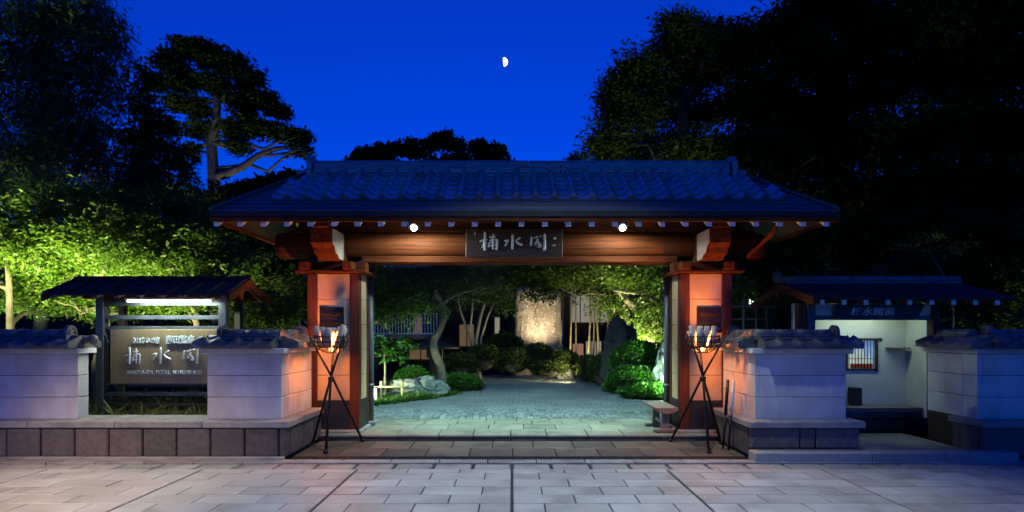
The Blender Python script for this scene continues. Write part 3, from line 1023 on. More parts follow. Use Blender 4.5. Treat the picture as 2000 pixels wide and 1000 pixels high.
# ridge
for j, (za, zb, hw) in enumerate([(4.03, 4.075, .17), (4.078, 4.112, .15), (4.115, 4.149, .145), (4.152, 4.182, .14)]):
    x = RX0 + .03
    k = 0
    while x < RX1 - .03:
        x1 = min(x + (.42 if k or j % 2 == 0 else .21), RX1 - .03)
        MB().box(x + .003, x1 - .003, RY - hw + random.uniform(-.005, .005), RY + hw, za, zb, .006).build('ridge_course', 'ridge_tile', roof, recalc=False)
        x = x1; k += 1
x = RX0 + .03
while x < RX1 - .04:
    x1 = min(x + .33, RX1 - .03)
    MB().tube([(x, RY, 4.178), (x1 - .01, RY, 4.178)], .085, 14).build('ridge_cap', 'ridge_tile', roof, recalc=False)
    x = x1
for xx, d in ((RX0 - .03, -1), (RX1 + .03, 1)):
    pr = [(-.2, 3.99), (.2, 3.99), (.19, 4.2), (.14, 4.28), (.06, 4.315), (-.06, 4.315), (-.14, 4.28), (-.19, 4.2)]
    MB().prism([(RY + p[0], p[1]) for p in pr], 0, xx - .035, xx + .035).build('ridge_end_ornament', 'ridge_tile', roof)
    MB().box(min(xx, xx + d * .22), max(xx, xx + d * .22), RY - .09, RY + .09, 3.99, 4.10, .02).build('ridge_foot', 'ridge_tile', roof, recalc=False)
# downpipes
for xx in (-2.29, 2.51):
    MB().tube([(xx, 9.63, PZ + .06), (xx, 9.63, 2.6)], .05, 14).build('downpipe', 'pipe', gate, recalc=False)
    MB().tube([(xx, 9.63, .7), (xx, 9.63, .76)], .056, 14).build('pipe_collar', 'pipe', gate, recalc=False)
    MB().box(xx - .1, xx + .1, 9.53, 9.76, PZ - .02, PZ + .07, .015).build('pipe_shoe', 'granite_pale', gate, recalc=False)
    MB().box(xx - .05, xx + .05 , 9.4, 9.75, 2.56, 2.64, .006).build('tie_end', 'timber_y', gate, recalc=False)
MB().tube([(3.53, 7.95, 3.06), (3.53, 7.97, 2.98), (3.53, 8.06, 2.93), (3.53, 8.95, 2.72), (3.50, 9.1, 2.68)], .032, 10).build('gutter_spout', 'timber', gate, recalc=False)

# ================================================================== NAME BOARD ON THE GATE
nb = empty('name_board', (.03, 8.72, 2.66), 'dark wooden name board with white brushed characters hung under the gate eave', 'sign')
bx = MB().box(-.68, .745, -.03, .03, 0, .43, .008)
tilt = Matrix.Translation(Vector((0, 8.74, 2.69))) @ Matrix.Rotation(R(-6), 4, 'X')
bx.v = [tuple(tilt @ Vector(p)) for p in bx.v]
bx.build('board', 'sign_wood', nb, recalc=False)
STROKES = {  # x, y in the board's own grid (y down); last number = brush half width
    'nan': [([(553, 285), (556, 400), (553, 500), (552, 580)], [20, 27, 24, 26]), ([(478, 437), (510, 425), (590, 405)], [16, 18, 10]), ([(545, 455), (525, 505), (502, 550)], [16, 14, 9]),
            ([(562, 455), (585, 480)], [12, 7]),
            ([(685, 318), (688, 400), (686, 500), (682, 575)], [16, 20, 18, 15]), ([(632, 362), (670, 368), (712, 352)], [12, 16, 15]), ([(612, 535), (622, 480), (650, 425)], [15, 15, 12]), ([(640, 420), (700, 405), (752, 412)], [13, 14, 20]),
            ([(750, 410), (750, 500), (744, 575)], [19, 20, 19]), ([(744, 575), (716, 572)], [15, 8]), ([(652, 462), (716, 455)], [11, 11]), ([(610, 520), (660, 515), (718, 505)], [14, 13, 11])],
    'sui': [([(876, 430), (930, 420), (915, 465), (882, 515)], [13, 19, 15, 12]), ([(1003, 335), (1003, 450), (998, 562)], [22, 23, 21]), ([(1120, 378), (1090, 398), (1064, 412)], [18, 16, 9]),
            ([(1056, 432), (1090, 470), (1150, 500)], [12, 18, 19])],
    'kaku': [([(1312, 372), (1308, 440), (1300, 505)], [19, 19, 17]), ([(1350, 378), (1385, 370), (1412, 350)], [14, 16, 13]), ([(1452, 350), (1476, 345)], [15, 14]), ([(1525, 318), (1527, 450), (1520, 580)], [21, 23, 24]), ([(1520, 582), (1492, 576)], [17, 9]),
             ([(1412, 402), (1400, 440), (1362, 475)], [16, 17, 10]), ([(1400, 425), (1430, 470), (1464, 515)], [17, 19, 17]), ([(1366, 498), (1400, 480)], [13, 11]), ([(1416, 535), (1462, 530)], [15, 17]), ([(1420, 500), (1420, 535)], [9, 9])],
    'marks': [([(388, 270), (388, 315)], [9, 13]), ([(1684, 385), (1698, 385)], [20, 20]), ([(1655, 512), (1692, 508)], [12, 13])],
}
def stroke_mesh(strokes, f, k, squash=(1, .35, 1)):
    mb = MB()
    for pts, w in strokes:
        P = [Vector(f(*p)) for p in pts]
        # smooth the stroke and round its ends
        Q, W = [], []
        for i in range(len(P) - 1):
            for t in (0, .25, .5, .75):
                Q.append(P[i].lerp(P[i + 1], t)); W.append((w[i] + (w[i + 1] - w[i]) * t) * k)
        Q.append(P[-1]); W.append(w[-1] * k)
        d0 = (Q[0] - Q[1]).normalized(); d1 = (Q[-1] - Q[-2]).normalized()
        Q = [Q[0] + d0 * W[0] * .9, Q[0] + d0 * W[0] * .6] + Q + [Q[-1] + d1 * W[-1] * .6, Q[-1] + d1 * W[-1] * .9]
        W = [W[0] * .3, W[0] * .75] + W + [W[-1] * .75, W[-1] * .3]
        mb.tube(Q, W, 10, squash=squash)
    return mb
KB = 1.425 / 1580
def bf(x, y):
    return tilt @ Vector((-.68 + (x - 240) * KB, -.034, .43 - (y - 208) * KB * .93))
for key in ('nan', 'sui', 'kaku', 'marks'):
    stroke_mesh(STROKES[key], bf, KB).build('character' if key != 'marks' else 'small_mark', 'letter_white', nb, recalc=False)
for xx in (-.5, .56):
    MB().tube([tilt @ Vector((xx, 0, .42)), (xx, 8.70, 3.22)], .008, 6).build('hanger', 'iron', nb, recalc=False)

# ================================================================== FLOOD LAMPS UNDER THE EAVE
E_flood = emit_mat('flood_lens', (.85, 1.0, .98), 80)
def flood(x, label, power):
    z, y = 3.125, 8.67
    t = empty('flood_lamp', (x, y, z), label, 'lamp', 'flood lamps under the gate eave')
    for s_ in (-1, 1):
        MB().tube([(x + s_ * .075, y + .02, z - .02), (x + s_ * .075, y + .02, z + .2)], .006, 6).build('hanger', 'iron', t, recalc=False)
    MB().tube([(x - .078, y + .02, z), (x + .078, y + .02, z)], .007, 6).build('cross_pin', 'iron', t, recalc=False)
    MB().tube([(x, y + .03, z + .07), (x, y - .01, z + .045), (x, y - .03, z + .03)], [.05, .07, .075], 14, cap=False).build('hood', 'iron', t, recalc=False)
    MB().tube([(x, y + .05, z + .055), (x, y + .02, z + .03), (x, y - .005, z + .012)], [.035, .05, .052], 14).build('housing', 'dark_metal', t, recalc=False)
    MB().ball((x, y - .0, z - .01), (.046, .045, .042), 14, 8).build('lens', E_flood, t, recalc=False)
    light('SPOT', (x, y - .02, z - .065), power, (.80, 1.0, .94), t, (x * .9, 9.3, .1), .03, 178, .3)
flood(-1.435, 'small bright flood lamp under the eave on the side of the hotel signboard', 74)
flood(1.615, 'small bright flood lamp under the eave on the side of the waiting shelter', 54)

# working lamps on the inner side of the crossbeam, aimed down the drive
E_work = emit_mat('work_lens', (.72, 1.0, .90), 14)
for i, (x, lb) in enumerate(((-1.2, 'flat work lamp behind the crossbeam aimed at the winding pine'), (1.45, 'flat work lamp behind the crossbeam aimed at the clipped shrubs'))):
    t = empty('work_lamp', (x, 9.62, 2.9), lb, 'lamp', 'work lamps behind the gate beam')
    MB().box(x - .11, x + .11, 9.56, 9.64, 2.83, 2.99, .012).build('housing', 'dark_metal', t, recalc=False)
    MB().box(x - .015, x + .015, 9.45, 9.56, 2.9, 2.93).build('bracket', 'iron', t, recalc=False)
    MB().box(x - .09, x + .09, 9.641, 9.647, 2.85, 2.97).build('lens', E_work, t, recalc=False)
    light('SPOT', (x, 9.67, 2.9), 760, (.56, 1.0, .90), t, (x * .5, 11.0, .1), .06, 128, .75)

# ================================================================== PLAQUES ON THE PILLARS
def plaque(x0, x1, label):
    t = empty('wall_plaque', ((x0 + x1) / 2, 8.96, 1.58), label, 'plaque', 'square plaques on the gate pillars')
    MB().box(x0, x1, 8.925, 8.9665, 1.58, 1.97, .006).build('backing', 'iron', t, recalc=False)
    mb = MB()
    N = 26
    vs, fs = [], []
    for j in range(N + 1):
        for i in range(5):
            a, b = i / 4, j / N
            vs.append((x0 + .018 + (x1 - x0 - .036) * a, 8.918 - .010 * math.sin(b * 17 + .6 * math.sin(a * 3)), 1.598 + .354 * b))
    for j in range(N):
        for i in range(4):
            q = j * 5 + i
            fs.append((q, q + 1, q + 6, q + 5))
    mb.add(vs, fs, 0, True)
    mb.build('rippled_face', 'plaque', t, recalc=False)
plaque(-2.888, -2.535, 'square dark plaque with rippled face on the pillar beside the signboard wall')
plaque(2.785, 3.14, 'square dark plaque with rippled face on the pillar beside the wooden bench')

# ================================================================== FIRE BASKETS
E_glow = emit_mat('ember_bulb', (1.0, .52, .20), 6)
def brazier(cx, cy, mir, label, wlabel, power):
    t = empty('fire_basket', (cx, cy, 0), label, 'brazier', 'fire baskets before the gate')
    C = Vector((cx, cy, .94))
    for fx, fy in ((.07, -.47), (.35, .36), (-.31, .15)):
        F = Vector((cx + mir * fx, cy + fy, .012))
        top = C + (C - F) * (.60 / .93)
        MB().tube([F, C + (C - F).normalized() * 0 + Vector((mir * fx * .05, fy * .05, 0)), top], [.019, .017, .014], 8).build('leg', 'iron', t, recalc=False)
        MB().ball((F.x, F.y, .024), (.036, .036, .024), 10, 6).build('foot', 'iron', t, recalc=False)
    MB().tube([C + Vector((0, 0, -.035)), C + Vector((0, 0, .035))], .042, 10).build('binding', 'iron', t, recalc=False)
    for z, r in ((1.53, .215), (1.46, .222), (1.39, .195)):
        MB().tube([(cx + r * math.cos(a), cy + r * math.sin(a), z) for a in [2 * math.pi * i / 28 for i in range(29)]], .009, 6, cap=False).build('hoop', 'iron', t, recalc=False)
    for i in range(14):
        a = 2 * math.pi * i / 14
        MB().tube([(cx + r * math.cos(a), cy + r * math.sin(a), z) for z, r in ((1.56, .222), (1.46, .224), (1.38, .19), (1.325, .11), (1.305, .03))], .0075, 5).build('basket_bar', 'iron', t, recalc=False)
    MB().ball((cx, cy, 1.36), (.03, .03, .035), 12, 8).build('glow_bulb', E_glow, t, recalc=False)
    light('POINT', (cx, cy, 1.46), power, (1.0, .27, .055), t, size=.04)
    rr = random.Random(3 if mir > 0 else 9)
    for i in range(8):
        a = 2 * math.pi * i / 8 + rr.uniform(-.25, .25)
        lean = rr.uniform(.06, .13)
        b = Vector((cx + .10 * math.cos(a), cy + .10 * math.sin(a), 1.385 + rr.uniform(0, .02)))
        e = b + Vector((math.cos(a + .5) * lean, math.sin(a + .5) * lean, rr.uniform(.2, .3)))
        lg = MB().tube([b, b.lerp(e, .5), e], [.036, .040, .038], 9)
        o = lg.build('firewood_log', 'log_wood', recalc=False)
        tag(o, wlabel, 'firewood', 'firewood in the ' + ('signboard' if mir > 0 else 'bench') + ' side basket')
brazier(-2.52, 8.28, 1, 'black tripod fire basket lit orange standing beside the signboard wall', 'pale split log standing in the fire basket beside the signboard wall', 100)
brazier(2.66, 8.28, -1, 'black tripod fire basket lit orange standing near the wooden bench', 'pale split log standing in the fire basket near the wooden bench', 92)

# ================================================================== HOTEL SIGNBOARD
sg = empty('hotel_signboard', (-5.0, 8.5, .3), 'roofed hotel signboard with brown metal panel, dark frame and lit tube lamp', 'signboard')
for xx in (-5.865, -4.12):
    MB().box(xx - .055, xx + .055, 8.44, 8.56, .2, 2.1, .006).build('post', 'frame_metal', sg, recalc=False)
    MB().box(xx - .045, xx + .045, 8.9, 9.0, .2, 2.1, .006).build('rear_post', 'timber_dark', sg, recalc=False)
for za, zb in ((1.97, 2.06), (1.775, 1.835), (1.635, 1.68), (.835, .865), (.685, .735), (.54, .575), (.42, .455)):
    MB().box(-5.808, -4.177, 8.47, 8.53, za, zb, .004).build('rail', 'frame_metal' if za > .6 else 'timber_dark', sg, recalc=False)
MB().box(-5.70, -4.19, 8.425, 8.455, .868, 1.634, .004).build('panel', 'bronze_board', sg, recalc=False)
def sgt(body, x0, x1, y0, y1, m, ex, off=0.0, bev=0.0, nm='lettering'):
    k = 8.425 / FPX
    me = text_mesh(body, (x1 - x0) * k, ex, off, m, height=(y1 - y0) * k, bevel=bev)
    c = at((x0 + x1) / 2, (y0 + y1) / 2, 8.425)
    inst(nm, me, sg, (c.x, 8.425 - .008, c.z))
sgt('ふれあいの宿', 258, 312, 658, 671, 'letter_pale', .12, .022)
sgt('脇田温泉', 325, 381, 655, 671, 'letter_pale', .16, .02)
sgt('WAKITA-SPA  HOTEL  NANSUIKAKU', 248, 394, 723, 731, 'letter_metal', .12, .0)
k = 8.425 / FPX
for key, x0, x1, (sx0, sx1, sy0, sy1) in (('nan', 246, 277, (465, 775, 265, 605)), ('sui', 298, 337, (860, 1175, 310, 585)), ('kaku', 357, 391, (1275, 1550, 295, 610))):
    def gf(x, y, x0=x0, x1=x1, b=(sx0, sx1, sy0, sy1)):
        p = at(x0 + (x - b[0]) / (b[1] - b[0]) * (x1 - x0), 677 + (y - b[2]) / (b[3] - b[2]) * 35, 8.425)
        return (p.x, 8.405, p.z)
    mbs = stroke_mesh(STROKES[key], gf, k * 35 / 340, squash=(.95, .8, .95))
    mbs.build('character', 'letter_metal', sg, recalc=False)
sr = empty('roof', (0, 0, 0)); sr.parent = sg
WOFF[sr] = Vector((-5.0, 8.5, 2.1)); sr.location = WOFF[sr] - WOFF[sg]
SX0, SX1 = -6.22, -3.76
mb = MB().prism([(7.88, 2.085), (7.88, 2.105), (8.5, 2.355), (9.12, 2.105), (9.12, 2.085), (8.5, 2.325)], 0, SX0, SX1)
mb.build('roof_sheet', 'dark_metal', sr)
n_ = 9
for i in range(n_ + 1):
    x = SX0 + .02 + (SX1 - SX0 - .04) * i / n_
    for sgn in (-1, 1):
        MB().prism([(8.5 + sgn * .62, 2.106), (8.5 + sgn * .62, 2.135), (8.5 + sgn * .02, 2.378), (8.5 + sgn * .02, 2.349)], 0, x - .016, x + .016).build('standing_seam', 'dark_metal', sr)
MB().box(SX0 - .01, SX1 + .01, 8.44, 8.56, 2.352, 2.392, .008).build('ridge_cap', 'dark_metal', sr, recalc=False)
for i in range(9):
    x = SX0 + .1 + i * .285
    for sgn in (-1, 1):
        MB().prism([(8.5 + sgn * .60, 2.045), (8.5 + sgn * .60, 2.083), (8.5 + sgn * .01, 2.318), (8.5 + sgn * .01, 2.25)], 0, x - .03, x + .03).build('rafter', 'soffit', sr)
for x in (SX0 + .0, SX1 - .0):
    for sgn in (-1, 1):
        MB().prism([(8.5 + sgn * .64, 2.0), (8.5 + sgn * .64, 2.10), (8.5 + sgn * .002, 2.35), (8.5 + sgn * .002, 2.235)], 0, x - .02 if x < -5 else x + .002, x - .001 if x < -5 else x + .024).build('barge_board', 'timber_y', sr)
for yy in (8.46, 8.9):
    MB().box(SX0 + .1, SX1 - .1, yy, yy + .09, 2.065, 2.15 if yy > 8.6 else 2.20, .006).build('plate_beam', 'timber', sr, recalc=False)
E_tube = emit_mat('fluorescent', (.94, 1.0, .95), 8)
MB().box(-5.42, -4.20, 8.30, 8.40, 2.052, 2.077, .004).build('lamp_fitting', 'white_paint', sr, recalc=False)
MB().tube([(-5.39, 8.33, 2.03), (-4.23, 8.33, 2.03)], .018, 12).build('tube_lamp', E_tube, sr, recalc=False)
light('AREA', (-4.81, 8.29, 2.008), 26, (.86, 1.0, .90), sg, (-4.81, 8.43, 1.3), (1.15, .04))

# ================================================================== WAITING SHELTER
sh = empty('waiting_shelter', (5.4, 9.2, 0), 'small white walled waiting shelter with bench, barred window and low roof', 'shelter')
MB().box(4.40, 4.52, 8.84, 8.96, .02, 2.02, .008).build('post', 'frame_metal', sh, recalc=False)
MB().box(4.40, 4.52, 10.2, 10.32, .02, 2.02, .008).build('post', 'timber_dark', sh, recalc=False)
MB().box(4.27, 4.39, 8.86, 8.98, .02, 2.03, .008).build('post', 'timber_v', sh, recalc=False)
MB().box(6.26, 6.36, 8.82, 8.93, .02, 2.02, .008).build('post', 'timber_v', sh, recalc=False)
# back wall with a window opening
W0, W1, WZ0, WZ1 = 5.31, 5.75, 1.02, 1.46
mb = MB()
for a in ((4.45, W0, .3, 2.05), (W1, 6.24, .3, 2.05), (W0, W1, .3, WZ0), (W0, W1, WZ1, 2.05)):
    mb.box(a[0], a[1], 9.4, 9.47, a[2], a[3])
mb.build('back_wall', 'shelter_wall', sh, recalc=False)
MB().box(6.24, 6.31, 8.94, 9.47, .3, 2.05).build('end_wall', 'shelter_wall', sh, recalc=False)
MB().box(4.36, 4.44, 9.0, 9.47, .3, 1.62, .004).build('low_end_wall', 'panel', sh, recalc=False)
MB().box(4.53, 6.255, 8.85, 8.93, 1.775, 1.845, .006).build('lintel', 'frame_metal', sh, recalc=False)
MB().box(4.53, 6.255, 8.875, 8.905, 1.847, 2.02).build('frieze_panel', 'shelter_wall', sh, recalc=False)
MB().box(4.5, 6.235, 9.0, 9.395, .385, .45, .008).build('bench_seat', 'old_wood', sh, recalc=False)
MB().box(4.5, 6.235, 9.03, 9.06, .30, .384, .004).build('bench_apron', 'frame_metal', sh, recalc=False)
MB().box(4.5, 6.24, 9.12, 9.18, .0, .30).build('bench_support', 'plinth_dark', sh, recalc=False)
MB().box(5.9, 6.2, 9.24, 9.395, 1.335, 1.355, .004).build('shelf', 'old_wood', sh, recalc=False)
wd = empty('window', (0, 0, 0)); wd.parent = sh
WOFF[wd] = Vector(((W0 + W1) / 2, 9.42, WZ0)); wd.location = WOFF[wd] - WOFF[sh]
for a in ((W0 - .06, W1 + .10, WZ1, WZ1 + .04), (W0 - .03, W1 + .03, WZ0 - .03, WZ0), (W0 - .03, W0, WZ0, WZ1), (W1, W1 + .035, WZ0 - .05, WZ1)):
    MB().box(a[0], a[1], 9.375, 9.415, a[2], a[3], .004).build('frame', 'timber_dark', wd, recalc=False)
for i in range(9):
    x = W0 + (i + .5) * (W1 - W0) / 9
    MB().tube([(x, 9.40, WZ0), (x, 9.40, WZ1)], .006, 6).build('bar', 'iron', wd, recalc=False)
MB().box(W0, W1, 9.395, 9.405, 1.17, 1.178).build('bar', 'iron', wd, recalc=False)
m_, n_, l_ = new_mat('lit_pane')
pb = n_['Principled BSDF']; pb.inputs['Base Color'].default_value = (.5, .5, .45, 1)
tc = n_.new('ShaderNodeTexCoord'); vo = n_.new('ShaderNodeTexVoronoi'); vo.inputs['Scale'].default_value = 4.0
mpn = n_.new('ShaderNodeMapping'); mpn.inputs['Scale'].default_value = (2.4, 1, .6)
rpn = n_.new('ShaderNodeValToRGB')
for pos, c in ((0, (.5, .62, .55)), (.35, (.16, .35, .75)), (.6, (.75, .8, .62)), (.85, (.12, .4, .2))):
    e = rpn.color_ramp.elements.new(pos); e.color = (*c, 1)
rpn.color_ramp.interpolation = 'CONSTANT'
l_.new(tc.outputs['Object'], mpn.inputs[0]); l_.new(mpn.outputs[0], vo.inputs['Vector'])
l_.new(vo.outputs['Color'], rpn.inputs[0])
l_.new(rpn.outputs[0], pb.inputs['Emission Color']); pb.inputs['Emission Strength'].default_value = .55
MB().box(W0, W1, 9.45, 9.465, WZ0, WZ1).build('pane', m_, wd, recalc=False)
MB().box(W0 + .06, W1 - .02, 9.42, 9.445, WZ0 + .0, WZ0 + .075, .01).build('window_ledge_cover', 'orange_cloth', wd, recalc=False)
rf = empty('roof', (0, 0, 0)); rf.parent = sh
WOFF[rf] = Vector((5.8, 9.5, 2.05)); rf.location = WOFF[rf] - WOFF[sh]
HX0, HX1 = 4.30, 7.15
mb = MB().prism([(8.42, 2.055), (8.42, 2.09), (9.5, 2.385), (10.6, 2.09), (10.6, 2.055), (9.5, 2.345)], 0, HX0, HX1)
mb.build('roof_sheet', 'dark_metal', rf)
for i in range(10):
    x = HX0 + .12 + i * .312
    if x > HX1: break
    m2 = MB().prism([(8.46, 1.985), (8.46, 2.052), (9.49, 2.33), (9.49, 2.265)], 0, x - .03, x + .03)
    m2.box(x - .032, x + .032, 8.456, 8.466, 1.983, 2.053, 0, 1)
    m2.build('rafter', ['soffit', 'white_paint'], rf)
for ya_, yb_ in ((8.40, 9.5), (10.62, 9.5)):
    MB().prism([(ya_, 1.975), (ya_, 2.085), (yb_, 2.38), (yb_, 2.255)], 0, HX0 - .035, HX0 - .002).build('barge_board', 'timber_y', rf)
MB().tube([(HX0 - .02, 9.5, 2.435), (HX1, 9.5, 2.435)], .055, 12).build('ridge_cap', 'coping_tile', rf, recalc=False)
MB().box(HX0 + .02, HX1, 9.42, 9.58, 2.36, 2.41, .01).build('ridge_course', 'coping_tile', rf, recalc=False)
MB().ball((HX0 - .06, 9.5, 2.48), (.07, .08, .10), 12, 8).build('ridge_end_ornament', 'coping_tile', rf, recalc=False)
MB().prism([(9.42, 2.24), (9.58, 2.24), (9.5, 2.11)], 0, HX0 - .06, HX0 - .036).build('gable_pendant', 'timber_dark', rf)
E_sh = emit_mat('shelter_tube', (.76, 1.0, .86), 4)
MB().tube([(4.85, 9.0, 1.97), (5.95, 9.0, 1.97)], .016, 10).build('tube_lamp', E_sh, rf, recalc=False)
light('AREA', (5.4, 9.02, 1.945), 5.0, (.72, 1.0, .84), sh, (5.4, 9.25, .6), (1.1, .05))
# its sign plank
sp = empty('shelter_sign', (5.35, 8.80, 1.79), 'dark wooden plank sign with pale characters on the waiting shelter lintel', 'sign')
pl = [(4.80, 1.80), (4.86, 1.785), (5.93, 1.785), (6.02, 1.84), (6.06, 1.93), (6.1, 1.99), (6.04, 2.03), (4.84, 2.03), (4.78, 1.9)]
MB().prism([(p[0], p[1]) for p in pl], 1, 8.775, 8.815).build('plank', 'plinth_dark', sp)
for body, x0, x1, y0, y1, m_name in (('楠水閣前', 1663, 1747, 600, 616, 'letter_pale'), ('JR九州バスのりば', 1672, 1744, 590.5, 597, 'building_pale')):
    k = 8.77 / FPX
    me = text_mesh(body, (x1 - x0) * k, .04, .012 if y1 > 600 else 0, m_name, height=(y1 - y0) * k)
    # brush-like slant
    for v_ in me.vertices: v_.co.x += .18 * v_.co.z
    c = at((x0 + x1) / 2, (y0 + y1) / 2, 8.77)
    inst('lettering', me, sp, (c.x, 8.772, c.z))
bn = MB().box(5.30, 5.44, 9.22, 9.38, .452, .73, .008)
tag(bn.build('small_bin', 'plinth_dark', recalc=False), 'small dark box standing on the shelter bench', 'box')
# shelter path and its front step
pth = empty('shelter_path', (4.7, 8.2, 0)); tag(pth, kind='structure')
MB().box(4.46, 5.95, 7.52, 9.1, -.04, .06, .01).build('path_slab', 'concrete', pth, recalc=False)
x = 2.98
for w in (1.45, .9, .9):
    MB().box(x, x + w - .006, 7.28, 7.515 - .02, -.04, .115, .012).build('step_stone', 'granite_pale', pth, recalc=False); x += w
MB().box(3.06, 4.42, 7.44, 7.499, .0, .124, .01).build('plinth_stone', 'granite', pth, recalc=False)

# ================================================================== BENCH AND STAKES BY THE GATE
b = empty('wooden_bench', (2.3, 9.22, PZ), 'low wooden bench with half log seat beside the gate pillar', 'bench')
pr = [(2.13, .468), (2.47, .468), (2.455, .43), (2.39, .395), (2.3, .382), (2.21, .395), (2.145, .43)]
MB().prism([(p[0], p[1]) for p in pr], 1, 8.80, 9.68).build('seat', 'old_wood', b)
for yy in (8.92, 9.5):
    MB().box(2.24, 2.36, yy - .04, yy + .04, PZ + .06, .392, .01).build('leg', 'old_wood', b, recalc=False)
    MB().box(2.12, 2.47, yy - .05, yy + .05, PZ + .002, PZ + .062, .012).build('foot', 'old_wood', b, recalc=False)
MB().box(2.28, 2.32, 8.96, 9.46, .2, .25, .006).build('stretcher', 'old_wood', b, recalc=False)
for i, (xx, yy) in enumerate(((2.885, 8.12), (2.925, 8.02))):
    t = empty('leaning_stake', (xx, yy, 0), ('thin all black stake leaning on the white wall beside the gate pillar', 'thin stake with pale upper sleeve leaning on the white wall beside the gate')[i], 'stake', 'stakes leaning on the wall')
    MB().tube([(xx, yy, .005), (xx + .045, yy + .03, .50)], .015, 8).build('shaft', 'iron', t, recalc=False)
    MB().tube([(xx + .045, yy + .03, .46), (xx + .09, yy + .06, .94)], .021, 10).build('sleeve', 'letter_pale' if i else 'iron', t, recalc=False)

# ================================================================== MOON
m_, n_, l_ = new_mat('moonlight')
n_.remove(n_['Principled BSDF'])
em = n_.new('ShaderNodeEmission'); geo = n_.new('ShaderNodeNewGeometry')
dp = n_.new('ShaderNodeVectorMath'); dp.operation = 'DOT_PRODUCT'
dp.inputs[1].default_value = Vector((.985, -.17, .02)).normalized()
mr = n_.new('ShaderNodeMapRange'); mr.inputs['From Min'].default_value = -.02; mr.inputs['From Max'].default_value = .12
mr.inputs['To Max'].default_value = 6.0
l_.new(geo.outputs['Normal'], dp.inputs[0]); l_.new(dp.outputs['Value'], mr.inputs['Value'])
bk_ = n_.new('ShaderNodeMath'); bk_.operation = 'SUBTRACT'; bk_.inputs[0].default_value = 1.0
l_.new(geo.outputs['Backfacing'], bk_.inputs[1])
ml_ = n_.new('ShaderNodeMath'); ml_.operation = 'MULTIPLY'
l_.new(mr.outputs[0], ml_.inputs[0]); l_.new(bk_.outputs[0], ml_.inputs[1])
l_.new(ml_.outputs[0], em.inputs[1]); em.inputs[0].default_value = (1, .98, .94, 1)
# the shaded half shows only the sky's own blue
tr = n_.new('ShaderNodeBsdfTransparent'); ad = n_.new('ShaderNodeAddShader')
l_.new(em.outputs[0], ad.inputs[0]); l_.new(tr.outputs[0], ad.inputs[1])
l_.new(ad.outputs[0], n_['Material Output'].inputs[0])
p = at(984, 121, 900)
mo = MB().ball(p, (6.0, 6.0, 6.0), 32, 20).build('moon', m_)
tag(mo, 'bright half moon in the clear blue evening sky', 'moon')

# ================================================================== GARDEN BEHIND THE GATE
from mathutils import noise as mnoise
def rock(name, label, c, r, m, seed, cat='rock', amp=.35, group=None):
    def fn(d):
        q = d * 1.6 + Vector((seed * 3.1, seed * 1.7, seed))
        return 1 + amp * mnoise.noise(q) + amp * .5 * mnoise.noise(q * 2.3) + amp * .22 * mnoise.noise(q * 5.5)
    o = MB().ball(c, r, 40, 26, fn=fn, smooth=False).build(name, m, recalc=False)
    return tag(o, label, cat, group)

def shrub(name, label, c, r, n, leafmat, size=.05, seed=1, cat='shrub', group=None, lump=.18):
    rng = np.random.default_rng(seed)
    root = empty(name, (c[0], c[1], c[2] - r[2] * .9), label, cat, group)
    d = rng.normal(size=(n, 3)); d[:, 2] = np.abs(d[:, 2]) * 1.1 - .35
    d /= np.linalg.norm(d, axis=1)[:, None]
    k = np.array([1 + lump * mnoise.noise(Vector(q.tolist()) * 2.6 + Vector((seed, 0, 0))) for q in d])[:, None]
    pos = np.array(c) + d * k * np.array(r) * (1 - .14 * rng.random((n, 1)))
    pos[:, 2] = np.maximum(pos[:, 2], .07)
    me = leaf_mesh('foliage', pos, size, leafmat, .6, -.25, .8, off=WOFF[root], seed=seed)
    o = bpy.data.objects.new('foliage', me); COL.objects.link(o); o.parent = root; WOFF[o] = WOFF[root]
    mb = MB()
    for i in range(9):
        a = rng.random() * 6.28; q = .55 + .3 * rng.random()
        mb.tube([WOFF[root], Vector(c) + Vector((math.cos(a) * r[0] * q * .4, math.sin(a) * r[1] * q * .4, 0)), Vector(c) + Vector((math.cos(a) * r[0] * q, math.sin(a) * r[1] * q, r[2] * .4))], [.03, .02, .008], 5)
    mb.ball(c, (r[0] * .8, r[1] * .8, r[2] * .8), 16, 10, fn=lambda d: 1 + lump * mnoise.noise(d * 2.6 + Vector((seed, 0, 0))))
    mb.build('branch_core', 'bark_dark', root, recalc=False)
    return root

def spot_fixture(loc, target, power, col, label, angle=100, blend=.6, size=.05):
    loc = Vector(loc)
    t = empty('garden_spotlight', loc, label, 'lamp', 'garden spotlights')
    d = (Vector(target) - loc).normalized()
    MB().tube([loc - Vector((0, 0, .12)), loc - d * .03], .012, 6).build('spike', 'iron', t, recalc=False)
    MB().tube([loc - d * .09, loc - d * .01], [.035, .05], 12).build('housing', 'dark_metal', t, recalc=False)
    light('SPOT', loc + d * .02, power, col, t, target, size, angle, blend)

# ---- inscribed stone
mo = empty('stone_monument', (.95, 21, 0), 'tall lit standing stone carved with columns of characters', 'monument')
mb = MB()
NX, NZ = 14, 22
for side in (0, 1):
    for j in range(NZ + 1):
        for i in range(NX + 1):
            a, bq = i / NX, j / NZ
            w = .84 * (1 - .06 * bq) + .04 * mnoise.noise(Vector((side * 5, bq * 4, 1)))
            topz = 3.3 + .18 * mnoise.noise(Vector((a * 3, 2, 0))) - .25 * abs(a - .45) ** 2 * 4
            x = .93 + (a * 2 - 1) * w
            edge = min(1, 6 * min(a, 1 - a, (1 - bq) * 1.5))
            y = 21 + (-1 if side == 0 else 1) * .17 * (.35 + .65 * edge) + .03 * mnoise.noise(Vector((x * 2.5, bq * 7, side)))
            mb.v.append((x + .03 * mnoise.noise(Vector((bq * 9, a, 3))), y, topz * bq))
n1 = (NX + 1) * (NZ + 1)
